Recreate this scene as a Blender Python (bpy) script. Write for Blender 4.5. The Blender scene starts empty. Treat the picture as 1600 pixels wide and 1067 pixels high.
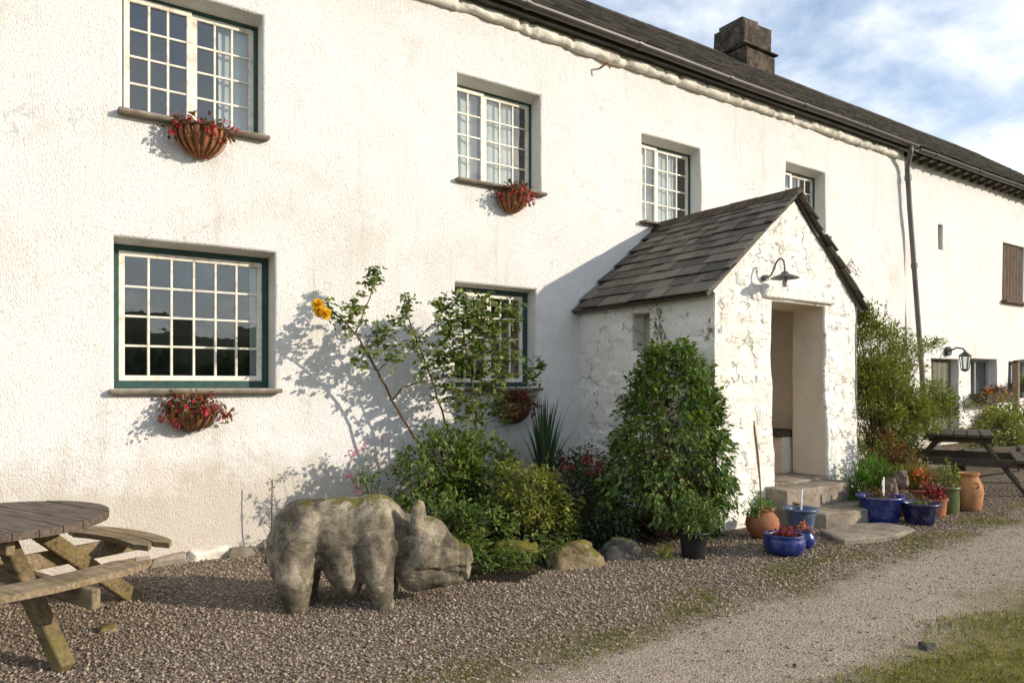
import bpy, bmesh, math, random
import numpy as np
from mathutils import Vector, Matrix, noise as mnoise

# ------------------------------------------------------------------ camera, sky, sun, exposure
scene = bpy.context.scene
COL = scene.collection
CAM_H, CAM_D, FPX = 1.63, 7.2, 1127.0
YAW = math.radians(34.3)
CY, SY = math.cos(YAW), math.sin(YAW)
cam = bpy.data.cameras.new('camera')
cam.sensor_width = 36.0
cam.lens = FPX / 1600 * 36.0
cam.shift_y = 66.5 / 1600
cam.clip_start = 0.05
cam.clip_end = 4000
cam_o = bpy.data.objects.new('camera', cam)
COL.objects.link(cam_o)
cam_o.location = (0, -CAM_D, CAM_H)
cam_o.rotation_euler = (math.radians(90), 0, -YAW)
scene.camera = cam_o

SUN_TO = Vector((0.87, -1.0, 0.46)).normalized()
SUN_EL = math.asin(SUN_TO.z)
SUN_AZ = math.atan2(SUN_TO.x, SUN_TO.y)          # from +Y towards +X
world = bpy.data.worlds.new('World')
scene.world = world
world.use_nodes = True
wn = world.node_tree
wn.nodes.clear()


def N(nt, typ, **kw):
    n = nt.nodes.new(typ)
    for k, v in kw.items():
        if k in n.inputs:
            n.inputs[k].default_value = v
        else:
            setattr(n, k, v)
    return n


def ramp(nt, fac, stops, interp='LINEAR'):
    r = nt.nodes.new('ShaderNodeValToRGB')
    r.color_ramp.interpolation = interp
    e = r.color_ramp.elements
    while len(e) < len(stops):
        e.new(0.5)
    for i, (p, c) in enumerate(stops):
        e[i].position = p
        e[i].color = (c[0], c[1], c[2], 1) if hasattr(c, '__len__') else (c, c, c, 1)
    nt.links.new(fac, r.inputs[0])
    return r.outputs[0]


def mixc(nt, fac, a, b, mode='MIX'):
    m = nt.nodes.new('ShaderNodeMix')
    m.data_type = 'RGBA'
    m.blend_type = mode
    for sock, v in ((m.inputs[0], fac), (m.inputs[6], a), (m.inputs[7], b)):
        if isinstance(v, bpy.types.NodeSocket):
            nt.links.new(v, sock)
        elif hasattr(v, '__len__'):
            sock.default_value = (v[0], v[1], v[2], 1)
        else:
            sock.default_value = v
    return m.outputs[2]


def math_n(nt, op, a, b=0.0, clamp=False):
    m = nt.nodes.new('ShaderNodeMath')
    m.operation = op
    m.use_clamp = clamp
    for i, v in enumerate((a, b)):
        if isinstance(v, bpy.types.NodeSocket):
            nt.links.new(v, m.inputs[i])
        else:
            m.inputs[i].default_value = v
    return m.outputs[0]


sky = N(wn, 'ShaderNodeTexSky', sky_type='NISHITA', sun_disc=False, sun_elevation=SUN_EL, sun_rotation=SUN_AZ,
        altitude=150.0, air_density=1.0, dust_density=0.8, ozone_density=1.6)
# broken cloud layer: direction projected on a flat layer overhead
tc = N(wn, 'ShaderNodeTexCoord')
sep = N(wn, 'ShaderNodeSeparateXYZ')
wn.links.new(tc.outputs['Generated'], sep.inputs[0])
zc = math_n(wn, 'ADD', math_n(wn, 'MAXIMUM', sep.outputs[2], 0.0), 0.30)
cmb = N(wn, 'ShaderNodeCombineXYZ')
wn.links.new(math_n(wn, 'DIVIDE', sep.outputs[0], zc), cmb.inputs[0])
wn.links.new(math_n(wn, 'DIVIDE', sep.outputs[1], zc), cmb.inputs[1])
cn = N(wn, 'ShaderNodeTexNoise', Scale=5.2, Detail=8.0, Roughness=0.58, Distortion=0.15)
wn.links.new(cmb.outputs[0], cn.inputs['Vector'])
cn2 = N(wn, 'ShaderNodeTexNoise', Scale=1.6, Detail=3.0, Roughness=0.5)
wn.links.new(cmb.outputs[0], cn2.inputs['Vector'])
cf = math_n(wn, 'ADD', math_n(wn, 'MULTIPLY', cn.outputs[0], 0.75), math_n(wn, 'MULTIPLY', cn2.outputs[0], 0.32))
cmask = ramp(wn, cf, [(0.40, 0.22), (0.50, 0.62), (0.62, 0.95)])
cshade = ramp(wn, cn.outputs[0], [(0.42, (4.1, 4.6, 5.3)), (0.68, (5.6, 5.75, 5.95))])
skyc = mixc(wn, 1.0, sky.outputs[0], (1.14, 1.10, 1.08), 'MULTIPLY')
allc = mixc(wn, cmask, skyc, cshade)
bg = N(wn, 'ShaderNodeBackground', Strength=0.15)
wn.links.new(allc, bg.inputs[0])
wo = N(wn, 'ShaderNodeOutputWorld')
wn.links.new(bg.outputs[0], wo.inputs[0])

sun = bpy.data.lights.new('sun', 'SUN')
sun.energy = 3.3
sun.angle = math.radians(0.6)
sun.color = (1.0, 0.885, 0.73)
sun_o = bpy.data.objects.new('sun', sun)
COL.objects.link(sun_o)
sun_o.rotation_euler = SUN_TO.to_track_quat('Z', 'Y').to_euler()
sun_o.location = (30, -30, 20)

vs = scene.view_settings
vs.view_transform = 'Standard'
vs.look = 'None'
vs.exposure = 0.46
vs.gamma = 1.0
vs.use_curve_mapping = False
scene.cycles.max_bounces = 8
scene.cycles.transparent_max_bounces = 12

R = random.Random(11)
NR = np.random.default_rng(7)


# ------------------------------------------------------------------ places
def ground_z(x, y):
    t = x - 3.0
    base = 0.03 * (t * 0.5 + 0.5 * math.sqrt(t * t + 0.8))
    if x > 26:
        base = 0.03 * 23
    return base + 0.012 * mnoise.noise((x * 0.9, y * 0.9, 3.1)) * (1 if abs(x) < 30 else 0)


def wall_pt(px, py, y=0.0):
    u = (px - 800) / FPX
    d = CAM_D + y
    s = d * (SY + CY * u) / (CY - SY * u)
    return Vector((s, y, CAM_H + (600 - py) / FPX * (CY * d + SY * s)))


def ground_pt(px, py):
    z = 0.0
    for _ in range(25):
        dep = (CAM_H - z) * FPX / (py - 600)
        r = (px - 800) / FPX * dep
        x, y = SY * dep + CY * r, -CAM_D + CY * dep - SY * r
        z = ground_z(x, y)
    return Vector((x, y, z))


# ------------------------------------------------------------------ object helpers
def tag(o, label=None, cat=None, group=None, kind=None):
    if label: o['label'] = label
    if cat: o['category'] = cat
    if group: o['group'] = group
    if kind: o['kind'] = kind
    return o


def empty(name, loc=(0, 0, 0), rz=0.0, label=None, cat=None, group=None):
    o = bpy.data.objects.new(name, None)
    o.empty_display_size = 0.2
    COL.objects.link(o)
    o.location = loc
    o.rotation_euler = (0, 0, rz)
    return tag(o, label, cat, group)


def link(name, me, mat, parent=None, smooth=False, kind=None):
    o = bpy.data.objects.new(name, me)
    COL.objects.link(o)
    if mat is not None and len(me.materials) == 0:
        me.materials.append(mat)
    if smooth:
        me.polygons.foreach_set('use_smooth', [True] * len(me.polygons))
    if parent is not None:
        o.parent = parent
    if kind: o['kind'] = kind
    return o


def child(ob, parent):
    """parent keeping a world-space mesh where it is (parent empties may be moved)"""
    ob.parent = parent
    ob.matrix_parent_inverse = parent_matrix(parent).inverted()
    return ob


def parent_matrix(p):
    m = Matrix.LocRotScale(p.location, p.rotation_euler, p.scale)
    if p.parent is not None:
        return parent_matrix(p.parent) @ p.matrix_parent_inverse @ m
    return m


class MB:
    def __init__(self):
        self.v, self.f = [], []

    def add(self, vs_, fs_):
        b = len(self.v)
        self.v += [tuple(p) for p in vs_]
        self.f += [tuple(b + i for i in f) for f in fs_]
        return self

    def box(self, c, s, rot=None, bev=0.0, jit=0.0, seed=0):
        hx, hy, hz = s[0] / 2, s[1] / 2, s[2] / 2
        rr = random.Random(seed)
        if bev <= 0:
            pts = [(sx * hx, sy * hy, sz * hz) for sz in (-1, 1) for sy in (-1, 1) for sx in (-1, 1)]
            fs = [(0, 2, 3, 1), (4, 5, 7, 6), (0, 1, 5, 4), (2, 6, 7, 3), (0, 4, 6, 2), (1, 3, 7, 5)]
        else:
            b = min(bev, hx * .9, hy * .9, hz * .9)
            pts, idx = [], {}
            for sx in (-1, 1):
                for sy in (-1, 1):
                    for sz in (-1, 1):
                        for k in range(3):
                            p = [sx * (hx - b), sy * (hy - b), sz * (hz - b)]
                            p[k] = (sx * hx, sy * hy, sz * hz)[k]
                            idx[(sx, sy, sz, k)] = len(pts)
                            pts.append(tuple(p))
            fs = []
            g = lambda a, b_, c_, k: idx[(a, b_, c_, k)]
            for s_ in (-1, 1):
                for k in range(3):
                    o = [j for j in range(3) if j != k]
                    q = []
                    for (a, b_) in ((-1, -1), (1, -1), (1, 1), (-1, 1)):
                        t = [0, 0, 0]; t[k] = s_; t[o[0]] = a; t[o[1]] = b_
                        q.append(g(t[0], t[1], t[2], k))
                    if (s_ > 0) == (k == 1): q.reverse()
                    fs.append(tuple(q))
            for k in range(3):
                o = [j for j in range(3) if j != k]
                for a in (-1, 1):
                    for b_ in (-1, 1):
                        q = []
                        for (s_, kk) in ((-1, o[0]), (1, o[0]), (1, o[1]), (-1, o[1])):
                            t = [0, 0, 0]; t[k] = s_; t[o[0]] = a; t[o[1]] = b_
                            q.append(g(t[0], t[1], t[2], kk))
                        fs.append(tuple(q))
            for sx in (-1, 1):
                for sy in (-1, 1):
                    for sz in (-1, 1):
                        fs.append(tuple(g(sx, sy, sz, k) for k in range(3)))
        out = []
        M = rot if rot is not None else Matrix.Identity(3)
        for p in pts:
            v = Vector(p)
            if jit: v += Vector((rr.uniform(-jit, jit), rr.uniform(-jit, jit), rr.uniform(-jit, jit)))
            out.append(M @ v + Vector(c))
        return self.add(out, fs)

    def beam(self, a, b, w, t, up=(0, 0, 1), bev=0.006):
        a, b = Vector(a), Vector(b)
        x = (b - a).normalized()
        y = Vector(up).cross(x).normalized()
        z = x.cross(y)
        M = Matrix((x, y, z)).transposed()
        return self.box((a + b) / 2, ((b - a).length, w, t), M, bev)

    def tube(self, pts, rad, n=8, cap=True):
        pts = [Vector(p) for p in pts]
        if not hasattr(rad, '__len__'): rad = [rad] * len(pts)
        vs_, fs_ = [], []
        prev = None
        for i, p in enumerate(pts):
            t = (pts[min(i + 1, len(pts) - 1)] - pts[max(i - 1, 0)])
            if t.length < 1e-9: t = Vector((0, 0, 1))
            t.normalize()
            if prev is None:
                a = Vector((0, 0, 1)) if abs(t.z) < .9 else Vector((1, 0, 0))
                x = t.cross(a).normalized()
            else:
                x = (prev - t * prev.dot(t))
                x = x.normalized() if x.length > 1e-6 else t.orthogonal().normalized()
            prev = x
            y = t.cross(x)
            for k in range(n):
                an = 2 * math.pi * k / n
                vs_.append(p + (x * math.cos(an) + y * math.sin(an)) * rad[i])
        for i in range(len(pts) - 1):
            for k in range(n):
                k2 = (k + 1) % n
                fs_.append((i * n + k, i * n + k2, (i + 1) * n + k2, (i + 1) * n + k))
        if cap:
            fs_.append(tuple(range(n - 1, -1, -1)))
            fs_.append(tuple((len(pts) - 1) * n + k for k in range(n)))
        return self.add(vs_, fs_)

    def lathe(self, prof, n=32, c=(0, 0, 0), a0=0.0, a1=2 * math.pi, wob=0.0, seed=0):
        full = abs(a1 - a0 - 2 * math.pi) < 1e-6
        m = n if full else n + 1
        vs_, fs_ = [], []
        for j, (r, z) in enumerate(prof):
            for k in range(m):
                an = a0 + (a1 - a0) * k / n
                w = 1 + wob * mnoise.noise((math.cos(an) * 1.5 + seed, math.sin(an) * 1.5, z * 4))
                vs_.append((c[0] + r * w * math.cos(an), c[1] + r * w * math.sin(an), c[2] + z))
        for j in range(len(prof) - 1):
            for k in range(n):
                k2 = (k + 1) % m
                fs_.append((j * m + k, j * m + k2, (j + 1) * m + k2, (j + 1) * m + k))
        return self.add(vs_, fs_)

    def mesh(self, name):
        me = bpy.data.meshes.new(name)
        me.from_pydata(self.v, [], self.f)
        me.validate()
        return me

    def build(self, name, mat, parent=None, smooth=False, kind=None):
        return link(name, self.mesh(name), mat, parent, smooth, kind)


def np_mesh(name, V, F, tint=None):
    """V (n,3), F (m,k) -> mesh; tint per vertex"""
    me = bpy.data.meshes.new(name)
    V = np.ascontiguousarray(V, dtype=np.float32)
    F = np.ascontiguousarray(F, dtype=np.int32)
    me.vertices.add(len(V))
    me.vertices.foreach_set('co', V.ravel())
    k = F.shape[1]
    me.loops.add(F.size)
    me.loops.foreach_set('vertex_index', F.ravel())
    me.polygons.add(len(F))
    me.polygons.foreach_set('loop_start', np.arange(0, F.size, k, dtype=np.int32))
    me.update(calc_edges=True)
    if tint is not None:
        at = me.attributes.new('tint', 'FLOAT', 'POINT')
        at.data.foreach_set('value', np.ascontiguousarray(tint, dtype=np.float32))
    return me


def unit(a):
    return a / np.maximum(np.linalg.norm(a, axis=1, keepdims=True), 1e-9)


def leaf_mesh(name, pos, direc, nrm, size, width=0.5, fold=0.18, curl=0.15, tint=None):
    """many folded pointed leaves, four triangles each, in one mesh"""
    n = len(pos)
    d = unit(np.asarray(direc, float))
    s = unit(np.cross(d, np.asarray(nrm, float)))
    u = np.cross(s, d)
    L = np.asarray(size, float).reshape(-1, 1)
    W = L * width * 0.5
    p = np.asarray(pos, float)
    v = np.empty((n, 6, 3))
    v[:, 0] = p
    v[:, 1] = p + d * L * .32 + s * W + u * W * fold
    v[:, 2] = p + d * L * .70 + s * W * .75 + u * (W * fold - L * curl * .4)
    v[:, 3] = p + d * L - u * L * curl
    v[:, 4] = p + d * L * .70 - s * W * .75 + u * (W * fold - L * curl * .4)
    v[:, 5] = p + d * L * .32 - s * W + u * W * fold
    b = (np.arange(n) * 6).reshape(-1, 1)
    f = np.concatenate([b + np.array([[0, 1, 2, 3]]), b + np.array([[0, 3, 4, 5]])], 0)
    if tint is None:
        tint = NR.random(n)
    return np_mesh(name, v.reshape(-1, 3), f, np.repeat(tint, 6))


def rand_dirs(n):
    return unit(NR.normal(size=(n, 3)))


def clump_leaves(name, centres, per, rad, leaf, mat, parent, width=.5, droop=.3, kind='stuff', out_from=None, flat=1.0, curl=.15):
    centres = np.asarray(centres, float)
    n = len(centres) * per
    c = np.repeat(centres, per, 0)
    rr = np.repeat(np.asarray(rad, float) * np.ones(len(centres)), per).reshape(-1, 1)
    off = rand_dirs(n) * (NR.random((n, 1)) ** .45) * rr
    off[:, 2] *= flat
    p = c + off
    o = off / np.maximum(rr, 1e-6)
    if out_from is not None:
        o = o * .6 + unit(p - np.asarray(out_from, float)) * .8
    d = o + rand_dirs(n) * .6 + np.array([[0, 0, -droop]])
    nr = rand_dirs(n) * .8 + np.array([[0.2, -.3, .9]]) + o * .5
    sz = leaf * (0.4 + 1.05 * NR.random(n) ** 1.3)
    t = np.clip(np.repeat(NR.random(len(centres)), per) * .5 + NR.random(n) * .5, 0, 1)
    return link(name, leaf_mesh(name, p, d, nr, sz, width, curl=curl, tint=t), mat, parent, kind=kind)


# ------------------------------------------------------------------ materials
MATS = {}


def new_mat(name):
    m = bpy.data.materials.new(name)
    m.use_nodes = True
    nt = m.node_tree
    b = nt.nodes['Principled BSDF']
    MATS[name] = m
    return m, nt, b


def coords(nt, scale=(1, 1, 1), kind='Object'):
    t = N(nt, 'ShaderNodeTexCoord')
    mp = N(nt, 'ShaderNodeMapping')
    mp.inputs['Scale'].default_value = scale
    nt.links.new(t.outputs[kind], mp.inputs[0])
    return mp.outputs[0]


def noise_n(nt, vec, scale, detail=4, rough=.55, dist=0.0):
    n = N(nt, 'ShaderNodeTexNoise', Scale=scale, Detail=detail, Roughness=rough, Distortion=dist)
    nt.links.new(vec, n.inputs['Vector'])
    return n.outputs[0]


def bump(nt, b, h, dist=.01, strength=1.0):
    n = N(nt, 'ShaderNodeBump', Strength=strength, Distance=dist)
    nt.links.new(h, n.inputs['Height'])
    nt.links.new(n.outputs[0], b.inputs['Normal'])
    return n


def simple(name, col, rough=.6, spec=.4, var=.25, scale=6.0, bscale=40.0, bdist=.002, metal=0.0, dark=None, stretch=(1, 1, 1)):
    m, nt, b = new_mat(name)
    v = coords(nt, stretch)
    n1 = noise_n(nt, v, scale, 6, .6)
    lo = dark if dark is not None else [c * (1 - var) for c in col]
    hi = [min(1, c * (1 + var)) for c in col]
    nt.links.new(ramp(nt, n1, [(.32, lo), (.52, col), (.72, hi)]), b.inputs['Base Color'])
    b.inputs['Roughness'].default_value = rough
    b.inputs['Specular IOR Level'].default_value = spec
    b.inputs['Metallic'].default_value = metal
    bump(nt, b, noise_n(nt, v, bscale, 4, .6), bdist)
    return m


def render_mat(name, dirt_top=1.0, coarse=1.0):
    """white roughcast: dashed grain, faint ochre and grey weather stains"""
    m, nt, b = new_mat(name)
    v = coords(nt)
    big = noise_n(nt, v, .55, 5, .6, .4)
    mid = noise_n(nt, v, 2.3, 6, .65, .3)
    c = ramp(nt, big, [(.30, (.70, .655, .59)), (.42, (.78, .76, .73)), (.56, (.80, .79, .772))])
    c = mixc(nt, math_n(nt, 'MULTIPLY', ramp(nt, mid, [(.55, 0.), (.75, 1.)]), .5), c, (.60, .55, .47))
    # rain streaks and hairline cracks
    st_ = noise_n(nt, coords(nt, (5.5, 5.5, .45)), 1.0, 5, .65)
    c = mixc(nt, math_n(nt, 'MULTIPLY', math_n(nt, 'MULTIPLY', ramp(nt, st_, [(.56, 0.), (.72, 1.)]), ramp(nt, big, [(.42, 1.), (.6, 0.)])), .5), c, (.50, .45, .37))
    vw = N(nt, 'ShaderNodeTexNoise', Scale=2.4, Detail=6.0, Roughness=.65)
    nt.links.new(v, vw.inputs['Vector'])
    va = N(nt, 'ShaderNodeVectorMath', operation='MULTIPLY_ADD')
    va.inputs[1].default_value = (.7, .7, .7)
    nt.links.new(vw.outputs['Color'], va.inputs[0]); nt.links.new(v, va.inputs[2])
    vk = N(nt, 'ShaderNodeTexVoronoi', feature='DISTANCE_TO_EDGE', Scale=.62)
    nt.links.new(va.outputs[0], vk.inputs['Vector'])
    crk = math_n(nt, 'MULTIPLY', ramp(nt, vk.outputs['Distance'], [(.0015, 1.), (.006, 0.)]), ramp(nt, noise_n(nt, v, .9, 3, .5), [(.52, 0.), (.62, .55)]))
    c = mixc(nt, crk, c, (.36, .32, .27))
    # splash-back dirt with a ragged upper edge near the foot of the wall
    t = N(nt, 'ShaderNodeTexCoord'); s = N(nt, 'ShaderNodeSeparateXYZ')
    nt.links.new(t.outputs['Object'], s.inputs[0])
    zz = math_n(nt, 'ADD', s.outputs[2], math_n(nt, 'MULTIPLY', mid, -1.3))
    dm = ramp(nt, zz, [(0.0, 1.), (.38, 0.)])
    c = mixc(nt, math_n(nt, 'MULTIPLY', dm, .6), c, (.50, .42, .31))
    # vertical grain of the dash coat
    vg = coords(nt, (78, 78, 44))
    g = noise_n(nt, vg, 1.0, 3, .62, .25)
    pits = ramp(nt, g, [(.30, 1.), (.45, 0.)])
    c = mixc(nt, math_n(nt, 'MULTIPLY', pits, .5), c, (.40, .35, .28))
    nt.links.new(c, b.inputs['Base Color'])
    b.inputs['Roughness'].default_value = .92
    b.inputs['Specular IOR Level'].default_value = .12
    h = math_n(nt, 'ADD', math_n(nt, 'MULTIPLY', ramp(nt, g, [(.25, 0.), (.6, 1.)]), .55), math_n(nt, 'MULTIPLY', noise_n(nt, v, 9, 4, .6), .6))
    bump(nt, b, h, .0125 * coarse, .8)
    return m


def limewash_stone(name):
    m, nt, b = new_mat(name)
    v = coords(nt)
    n1 = noise_n(nt, v, 1.7, 6, .65, .3)
    c = ramp(nt, n1, [(.28, (.70, .65, .56)), (.42, (.80, .77, .70)), (.6, (.83, .81, .77))])
    n2 = noise_n(nt, v, 13, 5, .7, .9)
    c = mixc(nt, math_n(nt, 'MULTIPLY', ramp(nt, n2, [(.61, 0.), (.67, 1.)]), .75), c, (.25, .21, .16))
    n3 = noise_n(nt, v, 34, 3, .6)
    c = mixc(nt, math_n(nt, 'MULTIPLY', ramp(nt, n3, [(.64, 0.), (.7, 1.)]), .5), c, (.36, .31, .25))
    # hairline cracks and open joints showing dark where the wash has dropped off
    wv = N(nt, 'ShaderNodeVectorMath', operation='ADD')
    nz = N(nt, 'ShaderNodeTexNoise', Scale=3.5, Detail=5.0)
    nt.links.new(v, nz.inputs['Vector'])
    sc_ = N(nt, 'ShaderNodeVectorMath', operation='SCALE'); sc_.inputs['Scale'].default_value = .55
    nt.links.new(nz.outputs['Color'], sc_.inputs[0]); nt.links.new(v, wv.inputs[0]); nt.links.new(sc_.outputs[0], wv.inputs[1])
    ms_ = N(nt, 'ShaderNodeMapping'); ms_.inputs['Scale'].default_value = (3.0, 3.0, 5.2)
    nt.links.new(wv.outputs[0], ms_.inputs[0])
    vc = N(nt, 'ShaderNodeTexVoronoi', feature='DISTANCE_TO_EDGE', Scale=1.0)
    nt.links.new(ms_.outputs[0], vc.inputs['Vector'])
    ck = math_n(nt, 'MULTIPLY', ramp(nt, vc.outputs['Distance'], [(.006, 1.), (.026, 0.)]), ramp(nt, noise_n(nt, v, 4.5, 4, .6), [(.49, 0.), (.60, .75)]))
    c = mixc(nt, ck, c, (.20, .165, .12))
    nt.links.new(c, b.inputs['Base Color'])
    b.inputs['Roughness'].default_value = .9
    b.inputs['Specular IOR Level'].default_value = .15
    h = math_n(nt, 'ADD', noise_n(nt, v, 7, 7, .68, .5), math_n(nt, 'MULTIPLY', noise_n(nt, v, 28, 4, .6), .4))
    h = math_n(nt, 'SUBTRACT', h, ck)
    bump(nt, b, h, .030, .85)
    return m


def leaf_mat(name, dark, mid, light, trans=.35, rough=.5):
    m, nt, b = new_mat(name)
    at = N(nt, 'ShaderNodeAttribute', attribute_name='tint')
    c = ramp(nt, at.outputs['Fac'], [(.05, dark), (.5, mid), (.97, light)])
    nt.links.new(c, b.inputs['Base Color'])
    b.inputs['Roughness'].default_value = rough
    b.inputs['Specular IOR Level'].default_value = .35
    tr = N(nt, 'ShaderNodeBsdfTranslucent')
    nt.links.new(mixc(nt, 1.0, c, (1.25, 1.3, .6), 'MULTIPLY'), tr.inputs[0])
    mx = N(nt, 'ShaderNodeMixShader')
    mx.inputs[0].default_value = trans
    nt.links.new(b.outputs[0], mx.inputs[1]); nt.links.new(tr.outputs[0], mx.inputs[2])
    nt.links.new(mx.outputs[0], nt.nodes['Material Output'].inputs[0])
    return m


def tint_mat(name, stops, rough=.85):
    m, nt, b = new_mat(name)
    at = N(nt, 'ShaderNodeAttribute', attribute_name='tint')
    v = coords(nt)
    c = ramp(nt, at.outputs['Fac'], stops)
    c = mixc(nt, .5, c, ramp(nt, noise_n(nt, v, 90, 3), [(.3, (.6, .6, .6)), (.7, (1.25, 1.25, 1.25))]), 'MULTIPLY')
    nt.links.new(c, b.inputs['Base Color'])
    b.inputs['Roughness'].default_value = rough
    b.inputs['Specular IOR Level'].default_value = .25
    return m


def wood_mat(name, col, dark, moss=0.0, scale=(3, 40, 40)):
    m, nt, b = new_mat(name)
    v = coords(nt, scale)
    g = noise_n(nt, v, 1.0, 6, .65, .6)
    c = ramp(nt, g, [(.3, dark), (.5, col), (.72, [min(1, k * 1.5) for k in col])])
    v2 = coords(nt)
    n2 = noise_n(nt, v2, 5, 5, .65)
    c = mixc(nt, ramp(nt, n2, [(.45, 0.), (.75, .6)]), c, dark)
    if moss:
        n3 = noise_n(nt, v2, 3.3, 5, .6)
        c = mixc(nt, math_n(nt, 'MULTIPLY', ramp(nt, n3, [(.5, 0.), (.62, 1.)]), moss), c, (.17, .15, .035))
    nt.links.new(c, b.inputs['Base Color'])
    b.inputs['Roughness'].default_value = .85
    b.inputs['Specular IOR Level'].default_value = .2
    bump(nt, b, g, .006, .9)
    return m


def rock_mat(name, cols, moss=.0, scale=4.0, lichen=.3, grain=0.0):
    m, nt, b = new_mat(name)
    v = coords(nt)
    n1 = noise_n(nt, v, scale, 8, .68, .4)
    c = ramp(nt, n1, [(.37, cols[0]), (.5, cols[1]), (.63, cols[2])])
    n2 = noise_n(nt, v, scale * 5, 5, .7)
    c = mixc(nt, math_n(nt, 'MULTIPLY', ramp(nt, n2, [(.52, 0.), (.68, 1.)]), .65), c, cols[0])
    n3 = noise_n(nt, v, scale * 2.2, 4, .6, .5)
    c = mixc(nt, math_n(nt, 'MULTIPLY', ramp(nt, n3, [(.58, 0.), (.66, 1.)]), lichen), c, (.42, .38, .27))
    if moss:
        ge = N(nt, 'ShaderNodeNewGeometry'); s = N(nt, 'ShaderNodeSeparateXYZ')
        nt.links.new(ge.outputs['Normal'], s.inputs[0])
        mm = math_n(nt, 'ADD', math_n(nt, 'MULTIPLY', s.outputs[2], .35), n3)
        c = mixc(nt, math_n(nt, 'MULTIPLY', ramp(nt, mm, [(.78 - moss * .2, 0.), (.86 - moss * .2, 1.)]), .9), c, (.13, .115, .018))
    nt.links.new(c, b.inputs['Base Color'])
    b.inputs['Roughness'].default_value = .92
    b.inputs['Specular IOR Level'].default_value = .15
    h = math_n(nt, 'ADD', n1, math_n(nt, 'MULTIPLY', n2, .35))
    if grain:                                           # layered bedding and tool lines
        gr = noise_n(nt, coords(nt, (5, 5, 19)), 1.0, 6, .7, 1.6)
        h = math_n(nt, 'ADD', h, math_n(nt, 'MULTIPLY', gr, .8 * grain))
        c = mixc(nt, math_n(nt, 'MULTIPLY', ramp(nt, gr, [(.56, 0.), (.7, 1.)]), .22), c, cols[0])
        sp = noise_n(nt, v, 46, 3, .6)
        c = mixc(nt, math_n(nt, 'MULTIPLY', ramp(nt, sp, [(.6, 0.), (.68, 1.)]), .6), c, (.03, .026, .02))
        dk = noise_n(nt, v, 2.1, 6, .7, .3)
        c = mixc(nt, math_n(nt, 'MULTIPLY', ramp(nt, dk, [(.52, 0.), (.60, 1.)]), .68), c, (.05, .043, .033))
        nt.links.new(c, b.inputs['Base Color'])
    bump(nt, b, h, .03, .8)
    return m


def glass_mat():
    m, nt, b = new_mat('window glass')
    v = coords(nt)
    gl = N(nt, 'ShaderNodeBsdfGlossy', Roughness=.015)
    tr = N(nt, 'ShaderNodeBsdfTransparent')
    tr.inputs[0].default_value = (.86, .9, .9, 1)
    fr = N(nt, 'ShaderNodeLayerWeight', Blend=.5)
    bp = N(nt, 'ShaderNodeBump', Strength=.07, Distance=.01)
    nt.links.new(noise_n(nt, v, 4.0, 2), bp.inputs['Height'])
    nt.links.new(bp.outputs[0], gl.inputs['Normal'])
    mx = N(nt, 'ShaderNodeMixShader')
    nt.links.new(math_n(nt, 'ADD', math_n(nt, 'MULTIPLY', math_n(nt, 'POWER', fr.outputs['Facing'], 4.0), .85), .11, True), mx.inputs[0])
    nt.links.new(tr.outputs[0], mx.inputs[1]); nt.links.new(gl.outputs[0], mx.inputs[2])
    nt.links.new(mx.outputs[0], nt.nodes['Material Output'].inputs[0])
    return m


def slate_mat(name, a, b_, c_):
    m, nt, b = new_mat(name)
    oi = N(nt, 'ShaderNodeObjectInfo')
    at = N(nt, 'ShaderNodeAttribute', attribute_name='tint')
    v = coords(nt)
    f = math_n(nt, 'FRACT', math_n(nt, 'ADD', oi.outputs['Random'], at.outputs['Fac']))
    c = ramp(nt, f, [(.0, a), (.5, b_), (1., c_)])
    n1 = noise_n(nt, v, 7, 6, .7)
    c = mixc(nt, ramp(nt, n1, [(.55, 0.), (.75, .6)]), c, (.15, .135, .10))
    n2 = noise_n(nt, v, 22, 4, .6)
    c = mixc(nt, ramp(nt, n2, [(.62, 0.), (.72, .5)]), c, (.24, .225, .18))
    nt.links.new(c, b.inputs['Base Color'])
    b.inputs['Roughness'].default_value = .72
    b.inputs['Specular IOR Level'].default_value = .3
    bump(nt, b, noise_n(nt, v, 16, 6, .65), .008, .8)
    return m


def glaze_mat(name, col, rough=.26):
    m, nt, b = new_mat(name)
    v = coords(nt)
    n1 = noise_n(nt, v, 5, 5, .6)
    c = ramp(nt, n1, [(.3, [k * .7 for k in col]), (.7, [k * 1.15 for k in col])])
    n2 = noise_n(nt, v, 9, 6, .7)
    dust = ramp(nt, n2, [(.48, 0.), (.72, .6)])
    c = mixc(nt, dust, c, (.20, .19, .17))
    nt.links.new(c, b.inputs['Base Color'])
    nt.links.new(ramp(nt, n2, [(.4, rough), (.8, .55)]), b.inputs['Roughness'])
    bump(nt, b, n1, .004, .4)
    return m


M_RENDER = render_mat('white roughcast render')
M_BARN = render_mat('white barn render', coarse=.8)
M_LIME = limewash_stone('limewashed rubble')
M_PLAST_SHADE = simple('shade-toned porch plaster', (.66, .58, .47), .9, .15, .12, 3, 25, .004)  # beige carries the doorway shade and warm ground bounce in its colour
M_CEM = simple('limewashed eaves cement', (.76, .72, .64), .92, .1, .1, 5, 22, .012, dark=(.42, .38, .31))
M_REVEAL = M_RENDER
M_GREEN = simple('dark green window paint', (.020, .066, .056), .5, .4, .35, 8, 60, .001, dark=(.012, .038, .034))
M_CREAM = simple('cream window paint', (.78, .74, .64), .5, .4, .07, 12, 70, .001, dark=(.55, .49, .38))
M_SILL = simple('weathered slate sill', (.24, .205, .16), .85, .2, .35, 9, 40, .005)
M_GLASS = glass_mat()
M_ROOM = simple('dim room plaster', (.16, .14, .12), .9, .1, .2)
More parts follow.
